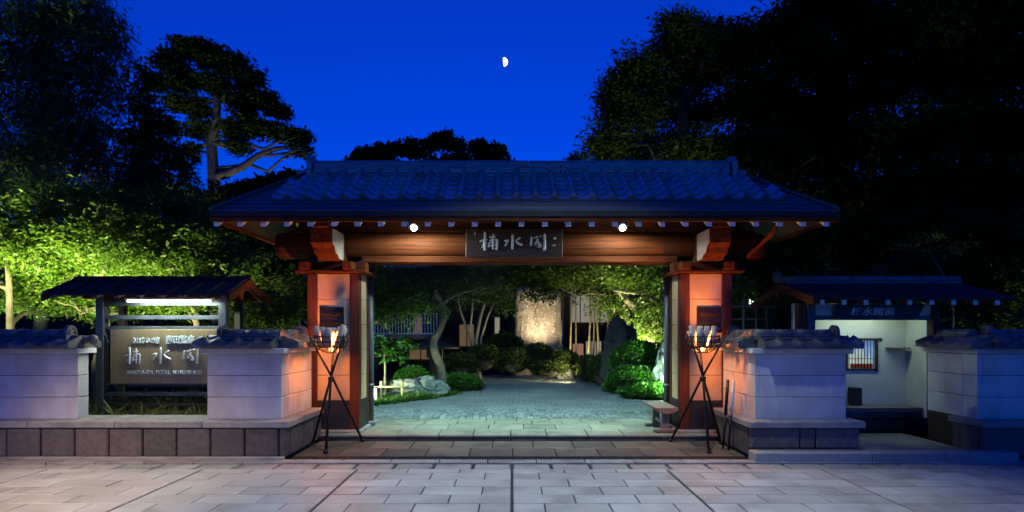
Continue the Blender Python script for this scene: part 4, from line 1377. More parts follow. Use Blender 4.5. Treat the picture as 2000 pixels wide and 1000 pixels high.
def gi(s_, i, j): return s_ * n1 + j * (NX + 1) + i
for j in range(NZ):
    for i in range(NX):
        mb.f.append((gi(0, i, j), gi(0, i + 1, j), gi(0, i + 1, j + 1), gi(0, i, j + 1)))
        mb.f.append((gi(1, i + 1, j), gi(1, i, j), gi(1, i, j + 1), gi(1, i + 1, j + 1)))
    mb.f.append((gi(1, 0, j), gi(0, 0, j), gi(0, 0, j + 1), gi(1, 0, j + 1)))
    mb.f.append((gi(0, NX, j), gi(1, NX, j), gi(1, NX, j + 1), gi(0, NX, j + 1)))
for i in range(NX):
    mb.f.append((gi(0, i, NZ), gi(0, i + 1, NZ), gi(1, i + 1, NZ), gi(1, i, NZ)))
mb.m = [0] * len(mb.f); mb.sm = [True] * len(mb.f)
mb.build('slab', 'monument', mo, recalc=False)
rr = random.Random(4)
for ci, (cx, zt, zb) in enumerate(((.34, 2.05, 1.55), (.5, 2.75, 1.5), (.82, 2.6, 1.25), (1.14, 2.85, 1.2), (1.46, 2.85, 1.35))):
    z = zt
    while z > zb:
        mb = MB()
        h = rr.uniform(.10, .17)
        for s_ in range(5):
            a0 = (cx + rr.uniform(-.06, .06), 20.80, z - rr.uniform(0, h * .85))
            if rr.random() < .5: a1 = (a0[0] + rr.uniform(.04, .09) - .03, 20.80, a0[2] + rr.uniform(-.02, .02))
            else: a1 = (a0[0] + rr.uniform(-.03, .03), 20.80, a0[2] - rr.uniform(.03, .09))
            mb.tube([a0, a1], [.012, .008], 5)
        z -= h + .03
        mb.build('carved_character', 'inscription', mo, recalc=False)
spot_fixture((.95, 19.9, 1.05), (.95, 21, 3.1), 210, (1.0, .84, .58), 'small spotlight among the shrubs lighting the carved stone', 125, .9)
spot_fixture((2.05, 17.3, .3), (.4, 19.0, .8), 300, (1.0, .90, .50), 'low spotlight at the drive end lighting the azaleas', 95, .8)

# ---- rocks
rock('garden_rock', 'rough pale boulder on the grass beside the winding pine', at(797, 768, 13.6) + Vector((-.1, .15, .06)), (.34, .28, .26), 'rock', 3)
rock('garden_rock', 'smooth grey boulder leaning against the winding pine trunk', at(838, 764, 13.9) + Vector((-.05, .1, .05)), (.42, .3, .3), 'rock_blue', 8)
rock('garden_rock', 'tall dark standing rock behind the clipped green shrubs', (2.95, 16.2, .75), (.55, .5, 1.15), 'rock_dark', 5, amp=.3)
rock('garden_rock', 'upright bluish rock beside the clipped shrubs next to the gate pillar', (3.62, 13.8, .68), (.3, .3, .62), 'rock_blue', 6, amp=.3)
rock('garden_rock', 'low pale boulder among shrubs before the carved stone', (1.75, 19.0, .42), (.42, .35, .36), 'rock', 11, amp=.3)

# ---- clipped shrubs
GS = 'clipped shrubs along the drive'
shrub('clipped_shrub', 'large dome of bright green leaves in front of the dark standing rock', (3.2, 15.0, .82), (.68, .55, .55), 7000, 'leaf_shrub', .06, 21)
shrub('clipped_shrub', 'rounded bright green shrub beside the low white lantern', (2.92, 14.2, .46), (.62, .5, .32), 7000, 'leaf_shrub', .055, 22)
shrub('ground_cover', 'spreading bright green ground cover at the drive edge by the gate pillar', (3.15, 13.45, .2), (.7, .42, .22), 6000, 'leaf_shrub', .065, 23)
shrub('ground_cover', 'pale green ground cover around the low lantern at the drive bend', (2.62, 14.9, .2), (.3, .75, .22), 3000, 'leaf_shrub', .06, 24)
shrub('clipped_shrub', 'dim olive shrub against the dark standing rock', (2.55, 16.4, .5), (.42, .45, .5), 3500, 'leaf_olive', .06, 25)
shrub('clipped_shrub', 'small dark shrub at the end of the drive below the bamboo', (2.35, 18.2, .42), (.45, .5, .45), 3500, 'leaf_olive', .06, 26)
for i, (px, py, Y, rx, rz, lb) in enumerate(((945, 700, 18.4, .55, .42, 'dark rounded azalea behind the low lantern on the grass'), (1000, 708, 18.6, .6, .4, 'rounded azalea below the left edge of the carved stone'),
        (1050, 700, 19.3, .6, .45, 'olive azalea dome directly below the carved characters'), (1100, 708, 18.9, .5, .38, 'rounded azalea dome below the right edge of the carved stone'), (985, 680, 20.0, .6, .5, 'leafy bush touching the carved stone on its shaded side'), (900, 712, 17.6, .5, .32, 'dark low azalea behind the pine trunk'),
        (1075, 722, 18.3, .5, .28, 'low olive azalea at the far end of the drive'))):
    c = at(px, py, Y)
    shrub('azalea_shrub', lb, (c.x, Y, max(c.z, rz * .7)), (rx, rx * .9, rz), 4200, 'leaf_olive', .065, 31 + i, group='azaleas before the carved stone')
shrub('clipped_shrub', 'small rounded green shrub behind the pale boulder', (-2.4, 14.5, .38), (.5, .4, .34), 4500, 'leaf_shrub', .05, 41)
shrub('ground_cover', 'leafy ground cover at the foot of the winding pine', (-1.35, 15.4, .22), (.55, .7, .26), 4000, 'leaf_shrub', .07, 42)

# ---- grass verge
rng = np.random.default_rng(5)
n = 16000
yy = 12.3 + 5.0 * rng.random(n) ** 1.4
xl = np.array([interp(LEFT, v) for v in yy])
xx = xl - .02 - (rng.random(n) ** 1.3) * (1.1 + .25 * (yy - 12))
me = leaf_mesh('lawn_verge', np.stack([xx, yy, np.full(n, .045) + .05 * np.sin(xx * 5)], 1), .14, 'grass', .12, -1.3, .6, off=Vector((0, 0, 0)), seed=6)
o = bpy.data.objects.new('lawn_verge', me); COL.objects.link(o)
tag(o, 'short green grass along the curved edge of the cobbled drive', 'grass', kind='stuff')
n = 5200
xx = -9 + 5.6 * rng.random(n); yy = 8.15 + 1.6 * rng.random(n)
me = leaf_mesh('dry_grass', np.stack([xx, yy, np.full(n, .34) + .08 * rng.random(n)], 1), .2, 'grass_dry', .09, -1.0, .7, seed=8)
o = bpy.data.objects.new('dry_grass', me); COL.objects.link(o)
tag(o, 'yellowish grass growing below the hotel signboard', 'grass', kind='stuff')
bed = MB().box(-9.4, -3.32, 8.09, 11.5, -.05, .36, .03)
tag(bed.build('planting_bed', 'soil', recalc=False), kind='structure')

# ---- low lanterns
E_lan = emit_mat('lantern_paper', (1.0, .96, .84), 2.2)
def lantern(c, label, power):
    t = empty('garden_lantern', c, label, 'lantern', 'low lanterns along the drive')
    x, y, z = c
    MB().box(x - .09, x + .09, y - .09, y + .09, z, z + .05, .008).build('base', 'granite', t, recalc=False)
    MB().box(x - .075, x + .075, y - .075, y + .075, z + .052, z + .30, .004).build('shade', E_lan, t, recalc=False)
    for dx in (-.04, 0, .04):
        MB().box(x + dx - .005, x + dx + .005, y - .082, y - .076, z + .052, z + .30).build('slat', 'timber_dark', t, recalc=False)
    MB().box(x - .095, x + .095, y - .095, y + .095, z + .302, z + .33, .008).build('cap', 'granite', t, recalc=False)
lantern((-1.36, 16.4, .12), 'low white lantern on the grass behind the winding pine', 4)
lantern((2.68, 15.3, .3), 'low white lantern among the bright green ground cover', 4)
lantern((-3.05, 13.0, .06), 'low white lantern on the grass beside the gate pillar', 4)

# small bamboo barrier by the verge
bf_ = empty('bamboo_barrier', (-2.85, 13.2, .05), 'low pale bamboo rail beside the pale boulder', 'fence')
for x in (-2.92, -2.45):
    MB().tube([(x, 13.25, .03), (x, 13.25, .5)], .03, 8).build('stake', 'bamboo', bf_, recalc=False)
MB().tube([(-3.4, 13.25, .36), (-2.3, 13.22, .38)], .024, 8).build('rail', 'bamboo', bf_, recalc=False)

# ---- hotel building behind the garden
hb = empty('hotel_building', (-1, 25, 0), 'dark timber hotel building with railed veranda behind the garden', 'building')
MB().box(-9, 5.2, 25, 30, .0, 4.4).build('wall', 'building_dark', hb, recalc=False)
MB().prism([(24.0, 4.2), (31, 4.2), (31, 4.4), (27.5, 5.2), (24.0, 4.4)], 0, -9.5, 5.7).build('roof', 'tile', hb)
MB().box(-5.4, -2.9, 23.2, 25, 1.3, 1.48, .01).build('veranda_floor', 'old_wood', hb, recalc=False)
for x in (-5.3, -4.1, -2.98):
    MB().box(x - .06, x + .06, 23.25, 23.37, .0, 1.3).build('veranda_post', 'timber_dark', hb, recalc=False)
MB().box(-5.4, -2.9, 23.22, 23.28, 2.28, 2.33, .006).build('handrail', 'white_paint', hb, recalc=False)
MB().box(-5.4, -2.9, 23.22, 23.28, 1.50, 1.55, .006).build('bottom_rail', 'white_paint', hb, recalc=False)
for i in range(22):
    x = -5.36 + i * .115
    MB().box(x - .016, x + .016, 23.235, 23.265, 1.55, 2.28).build('baluster', 'white_paint', hb, recalc=False)
E_win = emit_mat('room_light', (1.0, .62, .32), .12)
E_win2 = emit_mat('pale_glow', (1.0, .92, .72), .24)
def win(x0, x1, z0, z1, m, bars=2):
    w = empty('window', (0, 0, 0)); w.parent = hb
    WOFF[w] = Vector(((x0 + x1) / 2, 24.98, z0)); w.location = WOFF[w] - WOFF[hb]
    MB().box(x0, x1, 24.95, 24.99, z0, z1).build('pane', m, w, recalc=False)
    for a in ((x0 - .06, x0, z0 - .06, z1 + .06), (x1, x1 + .06, z0 - .06, z1 + .06), (x0, x1, z1, z1 + .06), (x0, x1, z0 - .06, z0)):
        MB().box(a[0], a[1], 24.9, 24.995, a[2], a[3]).build('frame', 'timber_dark', w, recalc=False)
    for i in range(bars):
        x = x0 + (i + 1) * (x1 - x0) / (bars + 1)
        MB().box(x - .02, x + .02, 24.91, 24.949, z0, z1).build('mullion', 'timber_dark', w, recalc=False)
win(-4.1, -3.75, 1.55, 2.35, E_win, 0)
win(-.72, -.52, 1.5, 2.2, E_win2, 0)
win(-2.2, -1.6, 1.0, 1.9, E_win, 1)
win(-4.3, -2.9, .45, .85, E_win, 2)
win(2.45, 4.1, 2.0, 3.1, E_win2, 3)  # stands for a lit plaster wall; the glowing panes are made up
win(2.55, 3.0, .3, 1.1, emit_mat('pink_brick_glow', (1.0, .45, .30), .28), 0)  # stands for a pinkish brick wall; its lit look is an added glow
win(3.1, 3.75, .35, 1.2, E_win2, 2)

# stone lantern under the pine
sl = empty('stone_lantern', (-2.55, 19.5, 0), 'broad roofed stone lantern standing behind the winding pine', 'lantern')
MB().tube([(-2.55, 19.5, 0), (-2.55, 19.5, .75)], [.2, .16], 12).build('shaft', 'rock_dark', sl, recalc=False)
MB().box(-2.78, -2.32, 19.27, 19.73, .75, 1.05, .03).build('light_box', 'rock_dark', sl, recalc=False)
MB().tube([(-2.55, 19.5, 1.05), (-2.55, 19.5, 1.12), (-2.55, 19.5, 1.32), (-2.55, 19.5, 1.42)], [.85, .8, .25, .06], 12).build('cap', 'rock_dark', sl, recalc=False)

# ---- bamboo stems
for i, (px, lean, Y, top) in enumerate(((1112, .12, 21.8, 4.3), (1126, -.05, 22.6, 4.2), (1146, .25, 21.6, 4.4), (1158, .1, 22.9, 4.4), (1172, -.2, 22.0, 4.5), (1186, .05, 22.4, 4.4), (1098, .05, 22.8, 4.3))):
    x = (px - 1000) * Y / FPX
    t = empty('bamboo_plant', (x, Y, .03), 'slim lit bamboo stem growing beside the carved stone', 'bamboo', 'bamboo stems beside the carved stone')
    pts, rd = [], []
    z = .0
    while z < top:
        for dz, k in ((0, 1.18), (.02, 1.0), (.34, 1.0)):
            q = (z + dz) / top
            pts.append((x + lean * q * 1.2, Y, z + dz)); rd.append(.042 * k * (1 - .4 * q))
        z += .36
    MB().tube(pts, rd, 8).build('culm', 'bamboo', t, recalc=False)
    cl = [((x + lean, Y, top + .1), (.6, .6, .5), 260), ((x + lean * .7, Y, top * .72), (.4, .4, .4), 70)]
    me = leaf_mesh('foliage', clump_points(cl, 60 + i, 30, .18), .16, 'leaf_maple', .2, .4, .5, off=Vector((x, Y, .03)), seed=i)
    o = bpy.data.objects.new('foliage', me); COL.objects.link(o); o.parent = t; WOFF[o] = WOFF[t]
spot_fixture((2.35, 20.6, .35), (2.9, 22.2, 3), 200, (1.0, .85, .5), 'small spotlight at the foot of the bamboo', 100, .7)

# ---- garden trees
G_ = 'garden trees behind the gate'
base = at(866, 757, 15.0); base.z = .04
tree('pine_tree', 'winding pine with rough trunk on the grass behind the gate', 'tree', base,
     [base, at(860, 715, 15), at(850, 690, 15.05), at(846, 668, 15.1), at(858, 645, 15.1), at(868, 618, 15), at(864, 596, 14.9), at(852, 575, 14.9), at(846, 552, 15), at(850, 520, 15), at(846, 480, 15.1)],
     [pc(790, 560, 14.6, 50, 2600, (1.2, 1, .35)), pc(860, 545, 15, 60, 3000, (1.3, 1, .35)), pc(935, 555, 15, 45, 2400, (1.2, 1, .35)), pc(770, 590, 14.4, 36, 1600, (1.2, 1, .35)), pc(830, 505, 15, 70, 2600, (1.3, 1, .4)), pc(920, 510, 15, 60, 2400, (1.2, 1, .4)), pc(835, 605, 14.5, 30, 900, (1.2, 1, .3))],
     'leaf_pine', 'bark', .16, None, 51, .13, .05, per=40, subr=.16, flat=.5, droop=-.1, aspect=.08, lflat=.7)
base = Vector((-3.75, 13.4, .05))
tree('garden_tree', 'low spreading tree with pale crooked branches beside the gate pillar', 'tree', base,
     [base, Vector((-3.65, 13.45, .9)), Vector((-3.4, 13.5, 1.7)), Vector((-3.2, 13.5, 2.3)), Vector((-2.7, 13.5, 2.65))],
     [pc(750, 575, 13.2, 40, 1500), pc(790, 600, 13.4, 34, 1200), pc(770, 545, 13.6, 40, 1500), pc(745, 620, 13.2, 24, 600)], 'leaf_maple', 'bark_pale', .09, None, 52, .09, .04,
     extra=[([at(735, 610, 13.2), at(755, 590, 13.2), at(780, 582, 13.3), at(800, 590, 13.4)], .035, .015)])
base = Vector((-3.0, 14.0, .05))
tree('sapling', 'thin sapling with spreading fresh leaves beside the small rounded shrub', 'tree', base,
     [base, at(752, 715, 14), at(750, 695, 14), at(757, 680, 14)], [pc(760, 690, 14, 26, 420, (1.4, 1, .4)), pc(790, 672, 14, 18, 260, (1.4, 1, .4)), pc(742, 668, 14, 16, 220, (1.3, 1, .4))], 'leaf_shrub', 'bark_pale', .11, None, 53, .03, .012, limb_r=.012, subr=.1)
base = Vector((-1.05, 19.2, .05))
tree('multi_stem_tree', 'slender multi-stemmed tree with pale stems between veranda and carved stone', 'tree', base,
     [base, at(930, 665, 19.2), at(936, 630, 19.2), at(946, 590, 19.2), at(960, 555, 19.2), at(965, 520, 19.2)],
     [pc(965, 560, 19, 38, 1500), pc(925, 545, 19.4, 45, 1700), pc(985, 590, 19, 26, 700), pc(960, 515, 19, 50, 1800), pc(905, 580, 19.4, 30, 800), pc(985, 535, 18.6, 32, 1000)], 'leaf_maple', 'bark_pale', .10, None, 54, .075, .03,
     extra=[([base, at(915, 650, 19.2), at(900, 610, 19.3), at(892, 570, 19.3)], .05, .02), ([base, at(918, 650, 19.1), at(922, 610, 19.2), at(925, 560, 19.2)], .045, .02), ([base, at(940, 660, 19), at(952, 620, 19), at(985, 545, 19)], .05, .02)])
base = Vector((-.5, 17.2, .05))
tree('maple_tree', 'dark overhanging maple with fine leaves above the carved stone', 'tree', Vector((3.9, 19.2, .05)),
     [Vector((3.9, 19.2, .05)), Vector((3.8, 19.0, 1.4)), Vector((3.4, 18.6, 2.7)), Vector((2.6, 18.2, 3.5)), Vector((1.4, 17.8, 3.9)), Vector((.2, 17.5, 4.1))],
     [pc(1010, 530, 17.3, 45, 2200, (1.3, 1, .5)), pc(1060, 540, 17.5, 45, 2400, (1.3, 1, .5)), pc(1110, 535, 17.8, 45, 2000, (1.3, 1, .5)), pc(1055, 572, 17.2, 26, 700, (1.3, 1, .6)), pc(1030, 505, 17.4, 60, 2400), pc(1100, 500, 17.8, 60, 2400), pc(1165, 520, 18.2, 45, 1600), pc(1150, 560, 18.2, 30, 500)],
     'leaf_dark', 'bark_dark', .10, None, 55, .14, .05, subr=.2)
base = Vector((4.3, 17.2, .05))
tree('camphor_tree', 'lit tree with thick mossy limbs above the clipped shrubs', 'tree', base,
     [base, at(1285, 690, 17.4), at(1272, 650, 17.6), at(1258, 622, 17.7), at(1240, 600, 17.8), at(1215, 575, 18), at(1190, 550, 18.1)],
     [pc(1215, 530, 17, 34, 1700), pc(1255, 525, 16.6, 40, 2300), pc(1285, 545, 16.2, 34, 1800), pc(1290, 600, 16.4, 34, 1500), pc(1235, 555, 17.2, 26, 900), pc(1200, 600, 18.6, 32, 1100), pc(1255, 640, 17.2, 28, 900), pc(1290, 510, 16.4, 40, 1800), pc(1230, 495, 16.8, 50, 1900), pc(1180, 575, 19, 28, 700), pc(1285, 650, 16.8, 25, 800)],
     'leaf_maple', 'bark_pale', .10, None, 56, .22, .08, extra=[([at(1275, 655, 17.6), at(1290, 600, 17), at(1262, 572, 16.8), at(1225, 570, 16.9), at(1200, 566, 17)], .12, .04)], limb_r=.05)
spot_fixture((3.35, 16.9, .55), (3.7, 17.2, 3.2), 1300, (1.0, .96, .46), 'spotlight behind the dark standing rock lighting the mossy tree', 120, .7)
spot_fixture((3.55, 12.75, .45), (2.95, 14.6, .5), 520, (.70, 1.0, .62), 'spotlight beside the gate pillar lighting the clipped shrubs', 130, .8)
spot_fixture((-3.35, 12.5, .5), (-2.2, 14.3, .6), 300, (.8, 1.0, .62), 'spotlight beside the gate pillar lighting the boulders and pine', 130, .8)
spot_fixture((-1.3, 18.3, .35), (-1.0, 19.3, 2.6), 260, (1.0, .88, .5), 'spotlight at the foot of the slender multi-stemmed tree', 110, .8)

# ================================================================== TREES ON THE SIGNBOARD SIDE
LT = 'maples behind the signboard'
def mk(name, label, px, Y, clumps, seed, lm='leaf_maple', bk='bark', leaf=.085, r0=.09, zt=None, cat='tree', **kw):
    b = Vector(((px - 1000) * Y / FPX, Y, .3))
    top = max(c[0].z for c in clumps)
    cx = sum(c[0].x for c in clumps) / len(clumps)
    rng = random.Random(seed)
    tr_ = [b]
    for i in range(1, 6):
        t = i / 5
        tr_.append(Vector((b.x + (cx - b.x) * t * .7 + rng.uniform(-.12, .12), Y + rng.uniform(-.1, .1), .3 + (top - .5) * t)))
    return tree(name, label, cat, b, tr_, clumps, lm, bk, leaf, kw.pop('group', None), seed, r0, kw.pop('r1', .03), **kw)
K = (1.15, 1.1, .55)
mk('maple_tree', 'lit green maple rising directly behind the hotel signboard roof', 190, 10.9,
   [pc(150, 470, 10.8, 70, 3600, K), pc(225, 500, 10.6, 70, 3800, K), pc(120, 545, 11.4, 60, 3000, K), pc(205, 430, 11, 60, 2800, K), pc(270, 450, 11, 60, 2800, K), pc(280, 540, 11.4, 55, 2500, K), pc(200, 390, 11.2, 55, 2200, K), pc(175, 600, 11.4, 40, 1300, K), pc(240, 600, 11.4, 36, 900, K)], 101, per=34, subr=.15)
mk('maple_tree', 'lit green maple behind the wall end with the round tile', 40, 10.6,
   [pc(30, 430, 10.8, 70, 2800, K), pc(60, 500, 10.6, 60, 2600, K), pc(-40, 480, 10.6, 80, 2200, K), pc(20, 570, 11.4, 55, 2200, K), pc(80, 590, 11.4, 45, 1700, K), pc(90, 400, 11, 60, 2200, K), pc(-60, 580, 11.4, 60, 1200, K)], 102, per=34, subr=.15)
mk('maple_tree', 'green maple between the signboard roof and the gate', 375, 11.6,
   [pc(340, 440, 11.6, 60, 2600, K), pc(390, 480, 11.4, 60, 2600, K), pc(340, 510, 11.2, 50, 2200, K), pc(430, 530, 11.2, 50, 1900, K), pc(300, 400, 11.8, 55, 1900, K), pc(380, 410, 12, 50, 1700, K), pc(400, 560, 11, 40, 1300, K), pc(460, 500, 11.8, 45, 1200, K), pc(350, 590, 11.4, 45, 1500, K)], 103, per=34, subr=.15)
mk('red_maple', 'small reddish brown maple among the green maples', 235, 12.4,
   [pc(165, 300, 12.4, 36, 900, K), pc(195, 330, 12.4, 40, 900, K), pc(270, 345, 12.4, 40, 1000, K), pc(225, 370, 12.2, 36, 800, K), pc(290, 330, 12.6, 26, 500, K)], 104, lm='leaf_red', per=34, subr=.14)
KF = (1, 1, 1.0)
mk('feathery_tree', 'tall dark tree with drooping feathery foliage beyond the maples', 70, 13,
   [pc(30, 60, 13, 69, 3182, KF), pc(110, 70, 13, 64, 2937, KF), pc(170, 30, 13, 55, 2325, KF), pc(190, 110, 12.8, 46, 1836, KF), pc(60, 160, 13, 69, 3182, KF), pc(140, 170, 12.8, 55, 2448, KF), pc(205, 190, 13, 31, 856, KF), pc(40, 260, 12.8, 69, 3060, KF), pc(120, 260, 12.6, 55, 2448, KF), pc(180, 260, 12.8, 38, 1346, KF), pc(30, 340, 12.6, 64, 2692, KF), pc(110, 340, 12.6, 50, 2080, KF), pc(-60, 150, 13, 82, 2203, KF), pc(-60, 320, 12.8, 82, 1958, KF), pc(100, -20, 13, 73, 2203, KF), pc(225, 60, 13, 23, 465, KF)],
   105, lm='leaf_feather', bk='bark_dark', leaf=.17, r0=.16, droop=.75, aspect=.16, per=30, subr=.2, flat=.8)
mk('slender_tree', 'slender dark tree between the feathery tree and the tall camphor', 265, 13.6,
   [pc(285, 150, 13.6, 24, 420), pc(275, 195, 13.6, 26, 560), pc(300, 235, 13.6, 30, 700), pc(255, 265, 13.6, 30, 700), pc(310, 285, 13.6, 36, 900), pc(265, 315, 13.5, 36, 900), pc(330, 330, 13.4, 40, 1100), pc(290, 370, 13.3, 45, 1300), pc(345, 375, 13.4, 40, 1000)],
   106, lm='leaf_dark', bk='bark_dark', leaf=.12, r0=.08, per=30, subr=.16)
Y = 18.0
base = at(425, 700, Y); base.z = .3
tree('camphor_tree', 'tall broad camphor with pale trunk rising above the maples', 'tree', base,
     [base, at(428, 560, Y), at(424, 440, Y), at(420, 380, Y), at(416, 330, Y), at(413, 280, Y), at(422, 235, Y), at(425, 195, Y), at(405, 150, Y)],
     [pc(365, 95, Y, 25, 2300), pc(405, 105, Y, 30, 2989), pc(450, 125, Y, 27, 2760), pc(330, 120, Y, 25, 2070), pc(310, 160, Y, 18, 1035), pc(355, 155, Y, 27, 2530), pc(490, 155, Y, 26, 2530), pc(425, 165, Y, 26, 2300), pc(520, 195, Y, 22, 1954), pc(475, 205, Y, 25, 2070), pc(545, 215, Y, 14, 919), pc(380, 205, Y, 23, 1724), pc(345, 200, Y, 15, 804), pc(500, 245, Y, 23, 1724), pc(545, 255, Y, 22, 1724), pc(585, 270, Y, 16, 1150), pc(455, 255, Y, 21, 1265), pc(470, 290, Y, 16, 804), pc(590, 295, Y, 10, 402), pc(390, 250, Y, 20, 1035), pc(375, 290, Y, 16, 690), pc(340, 250, Y, 15, 575)],
     'leaf_dark', 'bark', .125, None, 107, .26, .09, per=70, subr=.17, flat=.45, shell=.3, limb_r=.08,
     extra=[([at(418, 348, Y), at(445, 338, Y), at(475, 325, Y), at(505, 303, Y), at(540, 290, Y), at(580, 285, Y)], .15, .05), ([at(505, 303, Y), at(535, 303, Y), at(560, 298, Y), at(592, 300, Y)], .06, .02)])
spot_fixture((-8.9, 16.4, .6), at(440, 260, 18), 750, (.95, 1.0, .85), 'spotlight behind the maples lighting the tall camphor', 70, .8)
# shrubs between sign and pillar
for i, (px, py, Y, r, n, lb) in enumerate(((540, 605, 10.2, 46, 1700, 'leafy bright bush behind the wall between signboard and gate pillar'), (480, 620, 10.4, 34, 900, 'dim leafy bush beside the signboard post'), (590, 570, 11.5, 45, 1300, 'dark bush against the outer side of the gate pillar'))):
    mk('leafy_bush', lb, px, Y, [pc(px, py, Y, r, n), pc(px + 12, py + 25, Y, r * .8, int(n * .6))], 110 + i, lm='leaf_maple' if i < 2 else 'leaf_dark', leaf=.08, r0=.03, r1=.012, limb_r=.012, per=25, subr=.1, cat='bush')
mk('dark_tree', 'dark leafy tree filling the space between camphor and gate roof', 500, 14.5, [pc(470, 450, 14.5, 55, 2200), pc(530, 470, 14.5, 55, 2200), pc(450, 400, 15, 45, 1500), pc(500, 540, 13.5, 55, 2000), pc(570, 520, 13.5, 50, 1700), pc(400, 440, 15.2, 45, 1300), pc(620, 490, 14, 45, 1300), pc(480, 590, 13, 45, 1200), pc(560, 570, 13, 45, 1300)], 115, lm='leaf_black', bk='bark_dark', leaf=.15, r0=.12, per=40, subr=.25)
# uplights for the maples
spot_fixture((-7.4, 8.75, .5), (-7.5, 10.9, 6.0), 1900, (.92, 1.0, .42), 'spotlight on the planting bed under the maple behind the signboard', 120, .8)
spot_fixture((-9.3, 8.7, .5), (-9.3, 10.7, 5.8), 1200, (.92, 1.0, .45), 'spotlight on the planting bed under the maple at the wall end', 120, .8)
spot_fixture((-6.35, 10.15, .5), (-6.0, 11.4, 5.0), 1200, (.92, 1.0, .42), 'spotlight on the planting bed under the maple beside the gate', 105, .8)
spot_fixture((-4.2, 9.85, .45), (-4.6, 10.6, 2.2), 70, (.9, 1.0, .55), 'spotlight behind the wall lighting the leafy bush', 120, .7)

spot_fixture((-9.6, 11.7, .5), at(100, 180, 12.9), 900, (.72, 1.0, .66), 'added unseen narrow spotlight behind the maples brightening the feathery tree', 80, .9)  # no such lamp seen; added to lift foliage that only the sky lights
spot_fixture((-8.2, 8.75, .5), at(190, 390, 11.3), 3600, (.95, 1.0, .42), 'narrow spotlight by the wall aimed high into the maple crowns', 62, .9)
# bamboo fence under the signboard
bfn = empty('bamboo_fence', (-5.0, 9.6, .3), 'old bamboo rail fence with wooden stakes seen below the signboard', 'fence')
for z in (.72, .60):
    MB().tube([(-6.4, 9.6, z), (-3.6, 9.62, z + .01)], .03, 8).build('rail', 'bamboo_old', bfn, recalc=False)
for i, x in enumerate((-6.0, -5.55, -4.95, -4.35, -3.9)):
    MB().box(x - .04, x + .04, 9.64, 9.71, .2, .92 + .04 * (i % 2), .008).build('stake', 'bamboo_old', bfn, recalc=False)
    MB().ball((x, 9.61, .67), (.03, .045, .09), 8, 6).build('rope_knot', 'iron', bfn, recalc=False)

# ================================================================== DARK TREES ON THE SHELTER SIDE
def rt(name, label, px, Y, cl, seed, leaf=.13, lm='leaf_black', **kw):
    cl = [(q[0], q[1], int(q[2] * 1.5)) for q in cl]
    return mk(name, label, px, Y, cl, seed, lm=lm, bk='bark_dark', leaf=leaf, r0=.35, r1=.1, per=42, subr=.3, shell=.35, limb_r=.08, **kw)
Y = 18
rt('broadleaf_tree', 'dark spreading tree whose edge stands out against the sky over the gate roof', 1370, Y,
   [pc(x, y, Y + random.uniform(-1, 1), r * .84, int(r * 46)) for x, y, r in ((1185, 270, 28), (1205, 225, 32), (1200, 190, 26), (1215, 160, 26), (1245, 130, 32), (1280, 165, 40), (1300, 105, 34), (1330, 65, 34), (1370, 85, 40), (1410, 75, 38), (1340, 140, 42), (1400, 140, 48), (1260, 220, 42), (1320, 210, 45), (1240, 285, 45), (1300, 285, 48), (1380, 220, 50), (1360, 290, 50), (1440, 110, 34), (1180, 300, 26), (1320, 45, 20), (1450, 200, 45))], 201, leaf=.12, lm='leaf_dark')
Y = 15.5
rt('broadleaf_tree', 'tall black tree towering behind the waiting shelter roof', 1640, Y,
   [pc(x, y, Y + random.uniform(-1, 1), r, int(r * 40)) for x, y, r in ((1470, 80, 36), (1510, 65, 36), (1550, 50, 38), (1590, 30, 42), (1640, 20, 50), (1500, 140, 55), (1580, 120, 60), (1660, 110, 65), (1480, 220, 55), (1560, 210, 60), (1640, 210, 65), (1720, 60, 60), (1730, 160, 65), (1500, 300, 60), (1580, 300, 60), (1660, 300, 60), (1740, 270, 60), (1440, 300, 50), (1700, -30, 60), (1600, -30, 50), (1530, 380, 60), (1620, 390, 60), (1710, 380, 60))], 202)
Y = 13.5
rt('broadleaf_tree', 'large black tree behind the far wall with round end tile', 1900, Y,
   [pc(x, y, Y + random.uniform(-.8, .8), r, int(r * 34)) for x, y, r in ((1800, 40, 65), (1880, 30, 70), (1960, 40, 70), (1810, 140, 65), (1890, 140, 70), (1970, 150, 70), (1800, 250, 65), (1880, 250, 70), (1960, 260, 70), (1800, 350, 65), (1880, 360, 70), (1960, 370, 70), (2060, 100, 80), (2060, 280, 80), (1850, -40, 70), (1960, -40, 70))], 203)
mk('understorey_tree', 'dim low maple behind the waiting shelter roof', 1700, 11.8,
   [pc(1500, 440, 12.5, 50, 1700), pc(1560, 470, 12.2, 50, 1700), pc(1630, 460, 12, 50, 1700), pc(1700, 470, 11.8, 55, 1900), pc(1780, 460, 11.8, 55, 1900), pc(1860, 450, 11.6, 55, 1900), pc(1930, 470, 11.6, 55, 1900), pc(1990, 480, 11.6, 55, 1500), pc(1470, 520, 12.5, 45, 1300), pc(1540, 540, 12.6, 45, 1300), pc(1890, 540, 11.2, 50, 1500), pc(1960, 560, 11, 55, 1600), pc(1870, 600, 11, 40, 900), pc(1480, 590, 12.4, 40, 900), pc(1930, 630, 10.6, 45, 900)], 204, lm='leaf_black', bk='bark_dark', leaf=.12, r0=.1, per=36, subr=.2)
mk('young_maple', 'small maple spray catching light above the shelter roof', 1880, 10.8, [pc(1815, 465, 10.6, 16, 110, K), pc(1875, 485, 10.6, 14, 80, K), pc(1760, 480, 10.8, 14, 60, K)], 205, leaf=.1, r0=.03, r1=.01, limb_r=.008, per=20, subr=.1)
spot_fixture((4.4, 13.6, .5), at(1260, 260, 18), 900, (.95, 1.0, .6), 'spotlight beside the trellis aimed into the dark spreading tree', 60, .8)
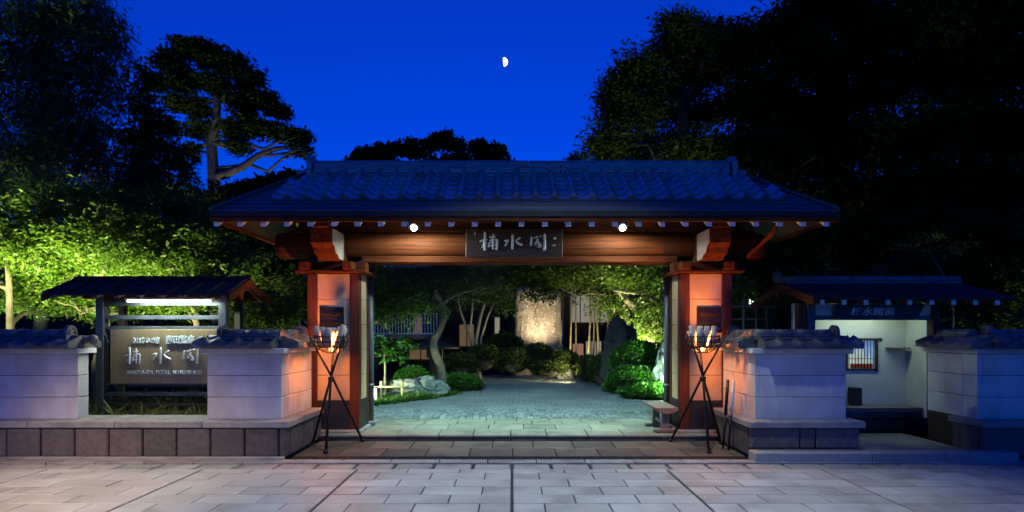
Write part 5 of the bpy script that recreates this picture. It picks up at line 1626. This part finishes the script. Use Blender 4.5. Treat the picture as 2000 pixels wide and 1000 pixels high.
spot_fixture((9.2, 9.6, .4), at(1850, 460, 11), 160, (.9, 1.0, .6), 'spotlight behind the far wall under the dim maple', 70, .9)
# trellis with a lamp between pillar and shelter
tre = empty('bamboo_trellis', (4.7, 11.8, .05), 'green bamboo trellis between the gate pillar and the waiting shelter', 'trellis')
for x in (4.35, 4.6, 4.85, 5.1):
    MB().tube([(x, 11.8, .05), (x, 11.8, 2.25)], .022, 8).build('upright', 'bamboo', tre, recalc=False)
for z in (1.0, 1.45, 1.85, 2.1):
    MB().tube([(4.2, 11.83, z), (5.25, 11.83, z)], .018, 8).build('rail', 'bamboo', tre, recalc=False)
gl = empty('path_lamp', (4.9, 12.2, .05), 'small pale globe lamp on a post behind the trellis', 'lamp')
MB().tube([(4.9, 12.2, .05), (4.9, 12.2, 2.18)], .02, 8).build('post', 'iron', gl, recalc=False)
MB().ball((4.9, 12.2, 2.22), (.05, .05, .05), 12, 8).build('globe', emit_mat('globe', (.8, 1, .9), 9), gl, recalc=False)
mk('trellis_vine', 'leafy vine climbing beside the bamboo trellis', 1478, 12.0, [pc(1462, 600, 12, 22, 320), pc(1485, 625, 12, 22, 320), pc(1450, 560, 12, 24, 360)], 206, leaf=.09, r0=.02, r1=.01, limb_r=.01, per=22, subr=.1, cat='vine')

def undergrowth(name, label, x0, x1, y0, y1, z0, z1, n, lm, seed, leaf=.13):
    rng = np.random.default_rng(seed)
    cl = []
    for i in range(int((x1 - x0) * 5)):
        c = Vector((rng.uniform(x0, x1), rng.uniform(y0, y1), z0 + (z1 - z0) * rng.random() ** .8))
        r = rng.uniform(.3, .6)
        cl.append((c, (r, r, r * .8), n))
    me = leaf_mesh(name, clump_points(cl, seed, 25, .14), leaf, lm, .5, .1, .8, seed=seed)
    o = bpy.data.objects.new(name, me); COL.objects.link(o)
    return tag(o, label, 'undergrowth', kind='stuff')
undergrowth('undergrowth', 'tangled dim undergrowth behind the lit maples', -15, -3.8, 12.6, 14.2, .3, 3.0, 260, 'leaf_dark', 401)
undergrowth('undergrowth', 'black undergrowth behind the waiting shelter', 4.6, 13, 12.8, 14.4, .1, 3.6, 260, 'leaf_black', 402)

# ================================================================== WOODED HILLS BEHIND
def hill(name, prof, Y, seed):
    mb = MB()
    n = 60
    xs = np.linspace(prof[0][0], prof[-1][0], n)
    zs = np.interp(xs, [p[0] for p in prof], [p[1] for p in prof])
    for k, (dy, f) in enumerate(((0, 0), (6, .92), (20, .95), (50, 0))):
        for i in range(n):
            p = at(xs[i], zs[i], Y)
            mb.v.append((p.x * (1 + dy / Y), Y + dy, max(-.05, (p.z - 1.0) * f)))
    for k in range(3):
        for i in range(n - 1):
            a = k * n + i
            mb.f.append((a, a + 1, a + 1 + n, a + n)); mb.m.append(0); mb.sm.append(True)
    tag(mb.build('hill', 'soil', recalc=False), kind='structure')
    rng = np.random.default_rng(seed)
    cl = []
    for i in range(130):
        x = rng.uniform(prof[0][0], prof[-1][0])
        z = np.interp(x, [p[0] for p in prof], [p[1] for p in prof])
        yy = Y + rng.uniform(0, 7)
        dep = abs(rng.normal()) * 26 if i % 3 else abs(rng.normal()) * 3
        p = at(x, z + 4 + dep, yy)
        r = rng.uniform(.45, 1.0) * Y / 70
        cl.append((p, (r, r, r * rng.uniform(.9, 1.4)), 190))
    me = leaf_mesh(name, clump_points(cl, seed, 25, .3 * Y / 70), .42 * Y / 70, 'leaf_black', .6, .1, .8, seed=seed)
    o = bpy.data.objects.new(name, me); COL.objects.link(o)
    return o
tag(hill('far_wood', [(660, 345), (700, 300), (720, 292), (745, 296), (790, 285), (830, 275), (862, 264), (890, 272), (905, 285), (925, 276), (960, 284), (975, 296), (1000, 325), (1030, 350)], 75, 301), 'dark wooded hilltop rising behind the gate ridge', 'wood', kind='stuff')
tag(hill('far_wood', [(380, 400), (440, 368), (490, 358), (540, 348), (570, 340), (620, 345), (700, 380)], 95, 302), 'dark wooded slope seen between the camphor and the gate roof', 'wood', kind='stuff')
tag(hill('far_wood', [(1080, 380), (1200, 330), (1400, 290), (1600, 260), (1900, 230), (2300, 230)], 45, 304), 'black wooded slope behind the waiting shelter trees', 'wood', kind='stuff')
tag(hill('far_wood', [(-400, 330), (-100, 340), (150, 370), (330, 385), (470, 420), (640, 480)], 45, 305), 'black wooded slope behind the lit maples', 'wood', kind='stuff')
mk('far_tree', 'small far treetop showing just above the gate ridge', 1130, 30, [pc(1128, 312, 30, 12, 260), pc(1120, 318, 30, 9, 160)], 303, lm='leaf_maple', bk='bark_dark', leaf=.2, r0=.15)

# ================================================================== STREET LAMPS ON THE NEAR SIDE
def street_lamp(x, y, h, reach, label, power, col, tgt, angle, blend):
    t = empty('street_lamp', (x, y, -.02), label, 'street lamp', 'street lamps along the pavement')
    MB().tube([(x, y, -.02), (x, y, h - .3), (x, y + .05, h)], [.085, .06, .05], 12).build('post', 'dark_metal', t, recalc=False)
    MB().tube([(x, y, h - .05), (x, y + reach * .5, h + .16), (x, y + reach, h + .2)], .035, 8).build('arm', 'dark_metal', t, recalc=False)
    MB().box(x - .13, x + .13, y + reach - .1, y + reach + .5, h + .16, h + .26, .02).build('head', 'dark_metal', t, recalc=False)
    MB().box(x - .1, x + .1, y + reach - .05, y + reach + .45, h + .148, h + .157).build('lens', emit_mat('street_lens', col, 4), t, recalc=False)
    light('SPOT', (x, y + reach + .2, h + .12), power, col, t, tgt, .1, angle, blend)
street_lamp(-6.0, -.6, 5.2, 2.6, 'warm street lamp on a tall post reaching over the pavement before the signboard wall', 4300, (1.0, .72, .45), (-5.0, 5.6, 0), 47, 1.0)
street_lamp(.6, -1.8, 7.1, 7.0, 'pale street lamp on a tall post reaching over the pavement before the gate', 1900, (.82, .97, .98), (.4, 5.3, 0), 82, .85)
